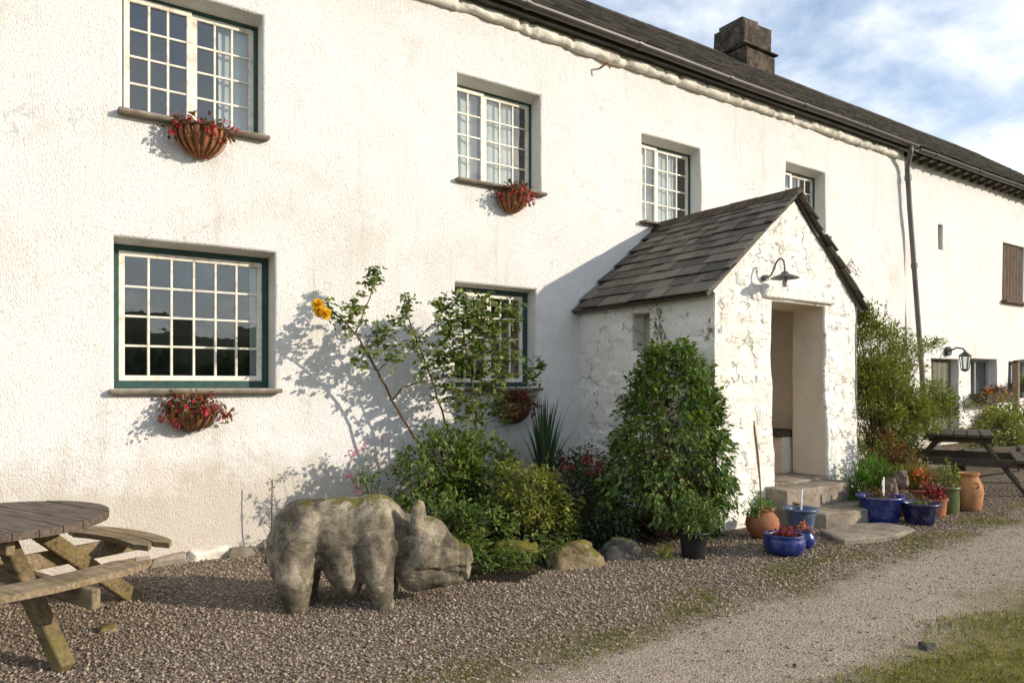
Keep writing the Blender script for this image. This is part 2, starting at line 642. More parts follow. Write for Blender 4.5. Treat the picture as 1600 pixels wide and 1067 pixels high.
M_CURT = simple('white cotton curtain', (.74, .73, .70), .9, .1, .06, 10)
M_CURTW = simple('brown curtain', (.22, .10, .07), .9, .1, .2, 10)
M_SLATE = slate_mat('roof slate', (.038, .034, .032), (.066, .060, .055), (.115, .103, .090))
M_PSLATE = slate_mat('porch roof slate', (.055, .047, .038), (.10, .086, .068), (.165, .142, .112))
M_GUT = simple('black gutter paint', (.055, .047, .044), .42, .5, .3, 5, 40, .001)
M_PIPE = simple('grey painted iron pipe', (.13, .12, .115), .5, .5, .3, 5, 40, .001)
M_CHIM = rock_mat('chimney stone', [(.030, .026, .022), (.075, .06, .046), (.14, .112, .08)], 0, 4, .15)
M_FLAG = rock_mat('worn flagstone', [(.15, .125, .095), (.25, .21, .165), (.34, .29, .23)], 0, 3, .3)
M_STATUE = rock_mat('weathered carved stone', [(.075, .063, .047), (.235, .198, .14), (.42, .36, .27)], .02, 3.0, .5, .8)
M_ROCK = rock_mat('mossy rock', [(.08, .06, .03), (.24, .19, .11), (.36, .28, .17)], .55, 4, .3)
M_ROCKM = rock_mat('moss covered rock', [(.06, .055, .02), (.12, .11, .03), (.2, .17, .08)], 1.0, 4, .2)
M_GREYR = rock_mat('grey rock', [(.035, .034, .033), (.075, .072, .068), (.13, .125, .115)], .1, 4, .15)
M_PINKR = rock_mat('brown cobble', [(.09, .065, .05), (.19, .14, .11), (.28, .21, .17)], 0, 4, .2)
M_WTOP = wood_mat('grey weathered boards', (.135, .105, .08), (.05, .038, .028))
M_WSEAT = wood_mat('pale weathered boards', (.26, .195, .125), (.09, .065, .04), .25)
M_WLEG = wood_mat('mossy posts', (.19, .14, .07), (.06, .043, .022), .55)
M_WDARK = wood_mat('dark wet timber', (.075, .06, .045), (.03, .024, .018), .1)
M_SHUT = wood_mat('brown shutter boards', (.12, .085, .06), (.045, .03, .022), 0, (40, 40, 3))
M_CANE = wood_mat('bamboo cane', (.36, .24, .13), (.16, .10, .05), 0, (20, 20, 6))
M_TERRA = simple('terracotta', (.36, .145, .07), .8, .25, .25, 6, 50, .003, dark=(.24, .11, .06))
M_TERRA2 = simple('honey terracotta', (.42, .20, .085), .75, .25, .2, 6, 50, .003, dark=(.26, .12, .06))
M_COIR = simple('coir basket liner', (.30, .145, .06), .95, .1, .35, 20, 90, .008)
M_IRON = simple('rusty iron strap', (.10, .055, .035), .75, .3, .4, 12, 60, .002)
M_BLUE = glaze_mat('cobalt glaze', (.010, .026, .17))
M_NAVY = glaze_mat('navy glaze', (.010, .014, .07))
M_BLGR = glaze_mat('slate blue glaze', (.055, .10, .20), .35)
M_OLIVE = glaze_mat('olive glaze', (.09, .12, .035), .4)
M_BLACKP = simple('black plastic', (.014, .014, .015), .45, .4, .2)
M_SOIL = simple('garden soil', (.030, .022, .015), .95, .1, .5, 8, 30, .02)
M_LAMP = simple('grey-green enamel', (.075, .085, .08), .4, .5, .2)
M_LAMPW = simple('lamp holder', (.45, .42, .36), .5, .4, .1)
M_BLACK = simple('black iron', (.02, .02, .02), .45, .5, .2)
M_WHITE = simple('white tag', (.75, .75, .72), .5, .4, .05)
M_METAL = simple('galvanised can', (.24, .27, .29), .45, .5, .2, 6, 30, .001, .6)
M_STEM = simple('woody stem', (.12, .075, .045), .85, .2, .35, 30, 60, .003)
M_GSTEM = simple('green stem', (.10, .12, .035), .7, .2, .3, 20)
L_ROSE = leaf_mat('rose leaf', (.045, .075, .016), (.115, .16, .030), (.23, .26, .07), .4)
L_BUSH = leaf_mat('shrub leaf', (0.036, 0.072, 0.016), (0.091, 0.150, 0.026), (0.221, 0.260, 0.052))
L_CONE = leaf_mat('glossy climber leaf', (.030, .065, .014), (.085, .145, .025), (.19, .25, .05), .3, .4)
L_FINE = leaf_mat('fine shrub leaf', (.065, .090, .014), (.15, .18, .028), (.29, .29, .06), .35)
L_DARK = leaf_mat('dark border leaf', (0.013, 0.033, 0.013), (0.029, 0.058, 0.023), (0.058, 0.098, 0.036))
L_LIME = leaf_mat('yellow green leaf', (0.078, 0.111, 0.019), (0.182, 0.208, 0.033), (0.338, 0.299, 0.052))
L_BLADE = leaf_mat('sword leaf', (0.026, 0.055, 0.029), (0.046, 0.091, 0.046), (0.085, 0.137, 0.072), .2, .45)
L_HERB = leaf_mat('bright herb leaf', (0.039, 0.104, 0.016), (0.085, 0.195, 0.026), (0.169, 0.273, 0.052), .35)
L_RED = leaf_mat('red fuchsia petal', (.22, .008, .02), (.42, .015, .04), (.55, .05, .09), .25)
L_DRED = leaf_mat('crimson petal', (.10, .008, .012), (.22, .012, .02), (.35, .03, .03), .2)
L_PINK = leaf_mat('pink petal', (.35, .07, .14), (.48, .14, .22), (.6, .28, .34), .3)
L_YEL = leaf_mat('yellow rose petal', (.78, .38, .01), (.86, .54, .02), (.90, .68, .08), .3)
L_CRM = leaf_mat('cream petal', (.6, .48, .36), (.72, .62, .5), (.8, .74, .64), .3)
L_ORA = leaf_mat('orange petal', (.38, .07, .015), (.55, .14, .03), (.62, .24, .06), .25)
L_RUST = leaf_mat('bronze leaf', (0.078, 0.036, 0.016), (0.143, 0.072, 0.023), (0.221, 0.130, 0.039), .3)
L_GRASS = leaf_mat('grass blade', (.085, .105, .014), (.18, .185, .028), (.32, .29, .06), .35, .6)
M_STONES = tint_mat('gravel chippings', [(0, (.11, .082, .06)), (.3, (.22, .168, .122)), (.6, (.34, .268, .198)), (.88, (.46, .375, .285)), (1, (.58, .50, .40))])


def ground_mat():
    m, nt, b = new_mat('gravel yard')
    t = N(nt, 'ShaderNodeTexCoord'); s = N(nt, 'ShaderNodeSeparateXYZ')
    nt.links.new(t.outputs['Object'], s.inputs[0])
    v = t.outputs['Object']
    n_edge = noise_n(nt, v, 1.1, 5, .6)
    n_f = noise_n(nt, v, 4.0, 5, .6)
    y = math_n(nt, 'ADD', s.outputs[1], math_n(nt, 'MULTIPLY', math_n(nt, 'SUBTRACT', n_edge, .5), .8))
    y = math_n(nt, 'ADD', y, math_n(nt, 'MULTIPLY', math_n(nt, 'SUBTRACT', n_f, .5), .4))
    vo = N(nt, 'ShaderNodeTexVoronoi', Scale=62.0)
    nt.links.new(v, vo.inputs['Vector'])
    peb = ramp(nt, N_sep(nt, vo.outputs['Color']), [(0, (.12, .09, .066)), (.4, (.22, .17, .125)), (.75, (.33, .262, .195)), (1, (.45, .375, .29))])
    peb = mixc(nt, ramp(nt, vo.outputs['Distance'], [(.35, 0.), (.75, 1.)]), peb, (.05, .04, .032))
    # worn track: finer, paler, trodden grit
    vo2 = N(nt, 'ShaderNodeTexVoronoi', Scale=130.0)
    nt.links.new(v, vo2.inputs['Vector'])
    grit = ramp(nt, N_sep(nt, vo2.outputs['Color']), [(0, (.235, .185, .145)), (.5, (.345, .28, .22)), (1, (.48, .405, .33))])
    grit = mixc(nt, .5, grit, ramp(nt, n_f, [(.3, (.75, .75, .75)), (.7, (1.15, 1.13, 1.1))]), 'MULTIPLY')
    k_track = ramp(nt, math_n(nt, 'MULTIPLY', math_n(nt, 'ADD', y, 4.05), 1.0), [(.0, 1.), (.45, 0.)])
    c = mixc(nt, k_track, peb, grit)
    mossm = math_n(nt, 'MULTIPLY', ramp(nt, math_n(nt, 'ABSOLUTE', math_n(nt, 'ADD', y, 3.72)), [(.08, 1.), (.4, 0.)]), ramp(nt, n_f, [(.42, 0.), (.6, .75)]))
    c = mixc(nt, mossm, c, (.12, .105, .03))
    k_grass = ramp(nt, math_n(nt, 'MULTIPLY', math_n(nt, 'ADD', y, 5.15), 1.0), [(.0, 1.), (.4, 0.)])
    gcol = ramp(nt, noise_n(nt, v, 14, 5, .7), [(.3, (.10, .09, .025)), (.55, (.17, .15, .045)), (.75, (.28, .23, .13))])
    c = mixc(nt, k_grass, c, gcol)
    nt.links.new(c, b.inputs['Base Color'])
    b.inputs['Roughness'].default_value = .93
    b.inputs['Specular IOR Level'].default_value = .12
    h = math_n(nt, 'ADD', math_n(nt, 'MULTIPLY', vo.outputs['Distance'], -1.0), math_n(nt, 'MULTIPLY', vo2.outputs['Distance'], -.5))
    bump(nt, b, h, .012, .8)
    return m


def N_sep(nt, sock):
    s = N(nt, 'ShaderNodeSeparateColor')
    nt.links.new(sock, s.inputs[0])
    return s.outputs[0]


M_GROUND = ground_mat()

# ------------------------------------------------------------------ ground
def axis(lo, hi, step, far):
    a = list(np.arange(lo, hi + 1e-6, step))
    return [-far, -far / 4, lo - 12] + a + [hi + 12, far / 4, far]


gx, gy = axis(-6, 24, .25, 1500), axis(-9, 2, .25, 1500)
gv = [(x, y, ground_z(x, y) if abs(x) < 60 else (.69 if x > 0 else 0.0)) for y in gy for x in gx]
nx = len(gx)
gf = [(j * nx + i, j * nx + i + 1, (j + 1) * nx + i + 1, (j + 1) * nx + i) for j in range(len(gy) - 1) for i in range(nx - 1)]
tag(MB().add(gv, gf).build('ground', M_GROUND, smooth=True), kind='structure')

# fells across the valley behind the camera (they show as the dark skyline in the window panes)
mb = MB()
hv, n = [], 160
for k in range(n):
    a = math.pi + math.pi * k / (n - 1)
    h = 30 + 18 * mnoise.noise((math.cos(a) * 2.3, math.sin(a) * 2.3, 1.7)) + 6 * mnoise.noise((math.cos(a) * 9, math.sin(a) * 9, 4.7))
    for (rr, hh) in ((330, -1.0), (380, h * .55), (430, h), (520, h * .8)):
        hv.append((rr * math.cos(a), rr * math.sin(a), hh))
hf = [(k * 4 + j, k * 4 + j + 1, (k + 1) * 4 + j + 1, (k + 1) * 4 + j) for k in range(n - 1) for j in range(3)]
tag(MB().add(hv, hf).build('hills', simple('fell grass', (.06, .07, .03), .95, .1, .4, .05, .3, .2), smooth=True), kind='structure')


hn = 5200
hx_ = NR.uniform(-30, 45, hn)
ht_ = np.array([2.7 + .9 * mnoise.noise((a * .22, 0, 3)) + .5 * mnoise.noise((a * .9, 0, 7)) for a in hx_])
hpos = np.stack([hx_, -24 + NR.normal(0, .7, hn), ht_ * NR.random(hn) ** .6], -1)
hedge = link('added_hedge', leaf_mesh('added_hedge', hpos, rand_dirs(hn), rand_dirs(hn), NR.uniform(.5, 1.0, hn), .8), L_DARK)  # added out of view so the lower panes reflect something dark
tag(hedge, 'unseen hedge added behind the camera to darken reflections in the window panes', 'hedge', kind='stuff')


def gravel():
    """loose chippings: squashed, jittered octahedra"""
    spots = []
    n = 150000
    x = NR.uniform(-1.6, 11.0, n); y = NR.uniform(-3.95, -.02, n)
    keep = NR.random(n) < np.clip((12.5 - x) / 7.5, .35, 1) * np.clip((y + 4.1) / .45, .05, 1)
    keep &= ~((x > 6.1) & (x < 8.5) & (y > -2.55))
    keep &= ~((x > 2.9) & (x < 6.1) & (y > -1.9))
    spots.append((x[keep], y[keep], (.0038 + .0105 * NR.random(keep.sum()) ** 2.8)))
    n = 16000
    x = NR.uniform(.3, 9.5, n); y = NR.uniform(-5.3, -3.7, n)
    spots.append((x, y, NR.uniform(.002, .0085, n) * (.5 + .9 * NR.random(n) ** 4)))
    x = np.concatenate([s[0] for s in spots]); y = np.concatenate([s[1] for s in spots]); r = np.concatenate([s[2] for s in spots])
    n = len(x)
    z = np.array([ground_z(a, b) for a, b in zip(x, y)])
    base = np.array([[1, 0, 0], [0, 1, 0], [-1, 0, 0], [0, -1, 0], [0, 0, 1], [0, 0, -1]], float)
    sc = NR.uniform(.65, 1.35, (n, 1, 3)) * r.reshape(-1, 1, 1) * np.array([1.1, 1.1, .75])
    V = base[None] * sc * NR.uniform(.75, 1.25, (n, 6, 1))
    a = NR.uniform(0, 6.283, n); ca, sa = np.cos(a), np.sin(a)
    X = V[..., 0] * ca[:, None] - V[..., 1] * sa[:, None]
    Y = V[..., 0] * sa[:, None] + V[..., 1] * ca[:, None]
    tl = NR.normal(0, .35, n)
    Z = V[..., 2] + X * tl[:, None]
    V = np.stack([X + x[:, None], Y + y[:, None], Z + (z + r * .3)[:, None]], -1)
    f = np.array([[0, 1, 4], [1, 2, 4], [2, 3, 4], [3, 0, 4], [1, 0, 5], [2, 1, 5], [3, 2, 5], [0, 3, 5]])
    F = (np.arange(n) * 6)[:, None, None] + f[None]
    t = np.repeat(np.clip(NR.beta(1.7, 2.2, n), 0, 1), 6)
    o = link('gravel', np_mesh('gravel', V.reshape(-1, 3), F.reshape(-1, 3), t), M_STONES)
    tag(o, 'loose brown and grey gravel chippings spread in front of the house', 'gravel', kind='stuff')


gravel()


def grass_patch(name, label, gen, n, h, cat='grass'):
    x, y = gen(n)
    n = len(x)
    z = np.array([ground_z(a, b) for a, b in zip(x, y)])
    p = np.stack([x, y, z - .003], -1)
    d = NR.normal(0, .55, (n, 3)); d[:, 2] = 1.0
    o = link(name, leaf_mesh(name, p, d, rand_dirs(n), h * NR.uniform(.45, 1.3, n), .12, .1, .25), L_GRASS)
    return tag(o, label, cat, kind='stuff')


def verge(n):
    x = NR.uniform(1.6, 10, n); y = NR.uniform(-7.4, -4.8, n)
    k = np.array([mnoise.noise((a * 1.3, b * 1.3, 8.0)) + .45 * mnoise.noise((a * 5, b * 5, 2.0)) for a, b in zip(x, y)])
    lim = -5.02 + .28 * np.array([mnoise.noise((a * .9, 5.0, 1.0)) for a in x])
    keep = (y < lim) & (k > -.22 + NR.normal(0, .12, n)) | ((y < lim + .12) & (k > .25))
    return x[keep], y[keep]


def fringe(n):
    x = NR.uniform(.4, 12, n)
    y = -3.66 + .16 * NR.normal(size=n) - .12 * np.sin(x * .8)
    k = np.array([mnoise.noise((a * 1.6, b * 2.5, 18.0)) for a, b in zip(x, y)])
    keep = k > .02 + NR.normal(0, .1, n)
    return x[keep], y[keep]


grass_patch('grass', 'patchy short grass verge at the lower right corner beside the track', verge, 60000, .035)
grass_patch('weeds', 'thin line of moss and weeds between gravel and worn track', fringe, 26000, .026, 'weeds')


# ------------------------------------------------------------------ walls with openings
def panel(mbd, us, vs_, holes, fn, lip=.02, rev=None):
    """grid skin over (u,v) with real openings; fn(u,v,depth)->xyz; holes (u0,u1,v0,v1,depth,topdrop)"""
    U = sorted(set([round(u, 4) for u in us] + [round(h[0] - lip, 4) for h in holes] + [round(h[1] + lip, 4) for h in holes]))
    V = sorted(set([round(v, 4) for v in vs_] + [round(h[2] - lip, 4) for h in holes] + [round(h[3] + lip, 4) for h in holes]))
    nu = len(U)
    vv = [fn(u, v, 0.0) for v in V for u in U]
    ff = []
    for j in range(len(V) - 1):
        for i in range(nu - 1):
            cu, cv = (U[i] + U[i + 1]) / 2, (V[j] + V[j + 1]) / 2
            if any(h[0] - lip < cu < h[1] + lip and h[2] - lip < cv < h[3] + lip for h in holes): continue
            ff.append((j * nu + i, j * nu + i + 1, (j + 1) * nu + i + 1, (j + 1) * nu + i))
    mbd.add(vv, ff)
    for (u0, u1, v0, v1, dep, drop) in holes:
        iu = [u for u in U if u0 - lip - 1e-4 <= u <= u1 + lip + 1e-4]
        iv = [v for v in V if v0 - lip - 1e-4 <= v <= v1 + lip + 1e-4]
        ring = [(u, iv[0]) for u in iu] + [(iu[-1], v) for v in iv[1:]] + [(u, iv[-1]) for u in iu[-2::-1]] + [(iu[0], v) for v in iv[-2:0:-1]]
        m = len(ring)
        cl = lambda x, a, b: max(a, min(b, x))
        rows = []
        rows.append([fn(u, v, 0.0) for u, v in ring])
        rows.append([fn(cl(u, u0 + .004, u1 - .004), cl(v, v0 + .004, v1 - .004), .007) for u, v in ring])
        rows.append([fn(cl(u, u0, u1), cl(v, v0, v1), .03) for u, v in ring])
        q = []
        for u, v in ring:
            v2 = cl(v, v0, v1)
            v2 = v2 - drop * (v2 - v0) / (v1 - v0)
            q.append(fn(cl(u, u0, u1), v2, dep, True))
        rows.append(q)
        for a in range(3):
            fs = [(a * m + k, (a + 1) * m + k, (a + 1) * m + (k + 1) % m, a * m + (k + 1) % m) for k in range(m)]
            if a == 0: base_fs = fs
            else: base_fs += fs
        if rev is None:
            mbd.add(sum(rows, []), base_fs)
        else:
            mbd.add(sum(rows[:3], []), base_fs[:2 * m])
            rev.add(rows[2] + rows[3], [(k, m + k, m + (k + 1) % m, (k + 1) % m) for k in range(m)])
    return mbd


def house_fn(u, v, d, flat=False):
    if flat: return (u, d, v)
    w = .030 * mnoise.noise((u * .55, v * .7, 1.3)) + .014 * mnoise.noise((u * 1.9, v * 1.9, 5.3)) + .006 * mnoise.noise((u * 7, v * 7, 2.3))
    foot = -.05 * math.exp(-max(v, 0) / .35)
    return (u, d + w + foot, v)


HOLES = [  # x0 x1 z0 z1 depth topdrop
    (.74, 1.965, 4.045, 5.23, .20, .05), (.675, 2.085, 1.585, 2.93, .26, .03), (4.15, 5.335, 3.99, 5.205, .20, .06),
    (4.115, 5.275, 1.59, 2.80, .20, .03), (7.075, 8.26, 3.88, 5.085, .20, .06), (10.32, 11.43, 4.16, 5.255, .22, .06)]
EAVE_Z, EAVE_Y, RIDGE_Z, RIDGE_Y = 6.16, -.20, 8.86, 3.3
HX0, HX1, BX1 = -3.0, 14.05, 25.0

house = empty('farmhouse', (5.5, 0, 0), 0, 'long white roughcast farmhouse with cream small-paned windows and dark slate roof', 'house')
wm = MB()
panel(wm, np.arange(HX0, HX1 + .01, .11), np.arange(-.15, 6.21, .11), HOLES, house_fn)
wm.add([(HX0, 0, -.15), (HX0, 6.6, -.15), (HX0, 6.6, 6.2), (HX0, RIDGE_Y, RIDGE_Z - .1), (HX0, 0, 6.2)], [(4, 3, 2, 1, 0)])
wm.add([(HX0, 6.6, -.15), (BX1, 6.6, -.15), (BX1, 6.6, 6.2), (HX0, 6.6, 6.2)], [(0, 1, 2, 3)])
wall = child(wm.build('wall', M_RENDER, smooth=True), house)


def window(parent, h, cols, rows, frame_w=.055, curtains=(), glow=None, blind=False, low_frame=.05, split=True):
    x0, x1, z0, z1, dep, drop = h
    z1 = z1 - drop
    x0 += .004; x1 -= .004
    fm = MB()
    y = dep
    d = .09
    fm.box(((x0 + x1) / 2, y + d / 2 - .021, z1 - frame_w / 2 + .01), (x1 - x0, d, frame_w), None, .006)
    fm.box(((x0 + x1) / 2, y + d / 2 - .021, z0 + low_frame / 2), (x1 - x0, d, low_frame), None, .006)
    for xx in (x0 + frame_w / 2, x1 - frame_w / 2):
        fm.box((xx, y + d / 2 - .019, (z0 + z1) / 2), (frame_w, d - .004, z1 - z0 - .012), None, .006)
    w = child(fm.build('window', M_GREEN), parent)
    w['label'] = 'dark green painted outer frame holding cream sashes'
    gx0, gx1, gz0, gz1 = x0 + frame_w, x1 - frame_w, z0 + low_frame, z1 - frame_w + .01
    # sashes: list of (col count)
    tot = sum(cols)
    sx = gx0
    for si, c in enumerate(cols):
        ex = sx + (gx1 - gx0) * c / tot
        sy = y - .022 + (.026 if si else 0.0)
        st = .05
        sm = MB()
        for zz in (gz0 + st / 2, gz1 - st / 2):
            sm.box(((sx + ex) / 2, sy + .02, zz), (ex - sx - .002, .038, st), None, .005)
        for xx in (sx + st / 2, ex - st / 2):
            sm.box((xx, sy + .02, (gz0 + gz1) / 2), (st, .036, gz1 - gz0 - 2 * st + .004), None, .005)
        s_o = child(sm.build('sash', M_CREAM), w)
        ix0, ix1, iz0, iz1 = sx + st, ex - st, gz0 + st, gz1 - st
        bar = .022
        bm_ = MB()
        cw, ch = (ix1 - ix0) / c, (iz1 - iz0) / rows
        for k in range(1, c):
            bm_.box((ix0 + cw * k, sy + .019, (iz0 + iz1) / 2), (bar, .026, iz1 - iz0), None, .004)
        for k in range(1, rows):
            bm_.box(((ix0 + ix1) / 2, sy + .020, iz0 + ch * k), (ix1 - ix0, .024, bar * .95), None, .004)
        child(bm_.build('glazing_bars', M_CREAM), w)
        pm = {}
        for a in range(c):
            for b in range(rows):
                tx, tz = R.uniform(-.006, .006), R.uniform(-.006, .006)
                p = MB().box((0, 0, 0), (cw - .004, .004, ch - .004)).build('pane', M_GLASS)
                p.location = (ix0 + cw * (a + .5), sy + .024, iz0 + ch * (b + .5))
                p.rotation_euler = (tz, 0, tx)
                child(p, w)
        sx = ex
    # sill stone
    sl = MB()
    n = 14
    for k in range(n):
        a, b = x0 - .06 + (x1 - x0 + .13) * k / n, x0 - .06 + (x1 - x0 + .13) * (k + 1) / n
    sl.box(((x0 + x1) / 2 + .005, (dep - .075) / 2 - .02, z0 - .022), (x1 - x0 + .09, dep + .085, .042), None, .012, .004, int(x0 * 100))
    child(sl.build('sill', M_SILL), w)
    # the room behind: an open lined box
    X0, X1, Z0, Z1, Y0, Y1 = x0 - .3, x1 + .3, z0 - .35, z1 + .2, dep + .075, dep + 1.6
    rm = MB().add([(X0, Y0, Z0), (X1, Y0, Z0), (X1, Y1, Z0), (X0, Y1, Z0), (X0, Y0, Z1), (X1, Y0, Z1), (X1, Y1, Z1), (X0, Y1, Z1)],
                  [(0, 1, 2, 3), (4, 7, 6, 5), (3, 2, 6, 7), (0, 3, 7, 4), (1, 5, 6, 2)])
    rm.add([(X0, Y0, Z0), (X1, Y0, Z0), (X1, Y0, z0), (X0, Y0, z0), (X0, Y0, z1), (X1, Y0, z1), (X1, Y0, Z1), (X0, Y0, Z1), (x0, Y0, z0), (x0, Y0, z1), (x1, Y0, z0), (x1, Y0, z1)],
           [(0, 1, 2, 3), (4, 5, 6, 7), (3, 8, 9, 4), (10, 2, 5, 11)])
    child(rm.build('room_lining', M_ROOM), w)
    for (a, b, za, zb, mat) in curtains:
        cx0, cx1 = gx0 + (gx1 - gx0) * a, gx0 + (gx1 - gx0) * b
        c0, c1 = gz0 + (gz1 - gz0) * za, gz0 + (gz1 - gz0) * zb
        m = 40
        vv, ff = [], []
        ph = R.uniform(0, 6)
        for k in range(m + 1):
            t = k / m
            for (zz, amp, sq) in ((c1, .014, 1.0), ((c0 + c1) / 2, .02, .98), (c0, .026, .97)):
                vv.append((cx0 + (cx1 - cx0) * (.5 + (t - .5) * sq), dep + .085 + amp * .7 * math.sin(ph + t * 9 * (cx1 - cx0) / .35 + .5 * math.sin(t * 11)), zz))
        for k in range(m):
            for j in range(2):
                ff.append((k * 3 + j, k * 3 + j + 1, (k + 1) * 3 + j + 1, (k + 1) * 3 + j))
        child(MB().add(vv, ff).build('curtain', mat, smooth=True), w)
    return w


window(house, HOLES[0], (3, 3), 4, .03, [(.72, 1.0, 0, 1, M_CURT)], low_frame=.03)
window(house, HOLES[1], (6,), 4, .062, [(.0, .045, .0, .8, M_CURT), (.93, 1.0, .0, 1, M_CURT)], low_frame=.075)
window(house, HOLES[2], (2, 3), 4, .02, [(.02, .36, 0, 1, M_CURT), (.46, .80, 0, 1, M_CURT)], low_frame=.03)
window(house, HOLES[3], (3, 3), 4, .055, [(.02, .42, .3, 1, M_CURT), (.80, .98, .1, .9, M_CURTW)], low_frame=.06)
window(house, HOLES[4], (2, 3), 4, .02, [(.02, .40, 0, 1, M_CURT), (.45, .78, 0, 1, M_CURT)], low_frame=.03)
window(house, HOLES[5], (2, 3), 4, .02, [(.02, .4, 0, 1, M_CURT)], low_frame=.03)

# lumpy cement fillet under the eaves
vv, ff = [], []
xs = np.arange(HX0, 13.75, .045)
prof = [(.03, 5.905), (-.045, 5.90), (-.075, 5.925), (-.08, 5.96), (-.075, 5.995), (-.06, 6.035), (.03, 6.06)]
for x in xs:
    big = .05 * mnoise.noise((x * .75, 0, 0)) + .04 * mnoise.noise((x * 2.2, 3, 0))
    cut = .03 if abs(mnoise.noise((x * 1.2, 9, 1))) < .03 else 0
    for j, (y, z) in enumerate(prof):
        e = .022 * mnoise.noise((x * 4.3, z * 9, 2.0)) + .020 * mnoise.noise((x * 11, z * 20, 7.0)) - .02 * max(0, mnoise.noise((x * 6.1, z * 14, 12.0)))
        wgt = 1 if 0 < j < 6 else 0
        vv.append((x, y + wgt * (e + cut + big * .3), z + (big * (1 - j / 7) if j < 5 else 0) + wgt * e * .6))
m = len(prof)
ff = [(i * m + j, (i + 1) * m + j, (i + 1) * m + j + 1, i * m + j + 1) for i in range(len(xs) - 1) for j in range(m - 1)]
child(MB().add(vv, ff).build('eaves_fillet', M_CEM, smooth=True), house)


def sag(x):
    return .035 * mnoise.noise((x * .28, 2.0, 4.0)) + (.0 if x < HX1 else -.02)


def slate_field(x0, x1, courses, sw, e_y, e_z, r_y, r_z, seed):
    """overlapping slates on one slope, one mesh with a tint per slate"""
    rr = random.Random(seed)
    L = math.hypot(r_y - e_y, r_z - e_z)
    dy, dz = (r_y - e_y) / L, (r_z - e_z) / L
    ny, nz = -dz, dy
    V, F, T = [], [], []
    step = L / courses
    for c in range(courses):
        x = x0 - rr.uniform(0, sw)
        while x < x1:
            w = sw * rr.uniform(.75, 1.3)
            a, b = max(x, x0), min(x + w - .004, x1)
            x += w
            if b - a < .03: continue
            s0 = c * step - rr.uniform(0, .02); s1 = s0 + step * 1.45
            if s1 > L + .03: s1 = L + .03
            lo, hi = .030 + rr.uniform(0, .010), .010
            t = .014
            tv = rr.random()
            base = len(V)
            for (xx, s, h) in ((a, s0, lo), (b, s0, lo + rr.uniform(-.004, .004)), (b, s1, hi), (a, s1, hi), (a, s0, lo - t), (b, s0, lo - t)):
                g = sag(xx)
                V.append((xx, e_y + dy * s + ny * h, e_z + dz * s + nz * h + g))
                T.append(tv)
            F += [(base, base + 1, base + 2, base + 3), (base + 4, base + 5, base + 1, base), (base + 3, base + 4, base, base), (base + 1, base + 5, base + 2, base + 2)]
    return V, F, T


def roof_mesh(name, args):
    V, F, T = slate_field(*args)
    me = bpy.data.meshes.new(name)
    me.from_pydata(V, [], [f if f[2] != f[3] else f[:3] for f in F])
    at = me.attributes.new('tint', 'FLOAT', 'POINT')
    at.data.foreach_set('value', T)
    return me


def roof(parent, x0, x1, seed):
    rb = MB()
    xs = np.linspace(x0, x1, 40)
    prof = [(EAVE_Y + .03, EAVE_Z - .05), (EAVE_Y, EAVE_Z), (RIDGE_Y, RIDGE_Z), (6.85, EAVE_Z), (6.8, EAVE_Z - .05), (RIDGE_Y, RIDGE_Z - .12)]
    vv = [(x, p[0], p[1] + sag(x)) for x in xs for p in prof]
    k = len(prof)
    ff = [(i * k + j, (i + 1) * k + j, (i + 1) * k + (j + 1) % k, i * k + (j + 1) % k) for i in range(len(xs) - 1) for j in range(k)]
    ff += [tuple(range(k)), tuple(range((len(xs) - 1) * k + k - 1, (len(xs) - 1) * k - 1, -1))]
    ro = child(rb.add(vv, ff).build('roof', M_SLATE), parent)
    child(link('slates', roof_mesh('slates', (x0, x1, 24, .30, EAVE_Y - .03, EAVE_Z, RIDGE_Y, RIDGE_Z, seed)), M_SLATE, kind='stuff'), ro)
    x = x0
    rt = MB()
    for s in (-1, 1):
        pass
    while x < x1:
        w = min(.45, x1 - x)
        z = RIDGE_Z + sag(x + w / 2)
        vv = []
        for xx in (x, x + w - .008):
            for (yy, zz) in ((-.16, -.085), (0, .055), (.16, -.085), (.13, -.09), (0, .03), (-.13, -.09)):
                vv.append((xx, RIDGE_Y + yy, z + zz))
        rt.add(vv, [(j, j + 6, (j + 1) % 6 + 6, (j + 1) % 6) for j in range(6)] + [(0, 1, 4, 5), (1, 2, 3, 4), (6, 11, 10, 7), (7, 10, 9, 8)])
        x += .45
    child(rt.build('ridge_tiles', M_SLATE, kind='stuff'), ro)
    return ro


roof(house, HX0, HX1, 3)


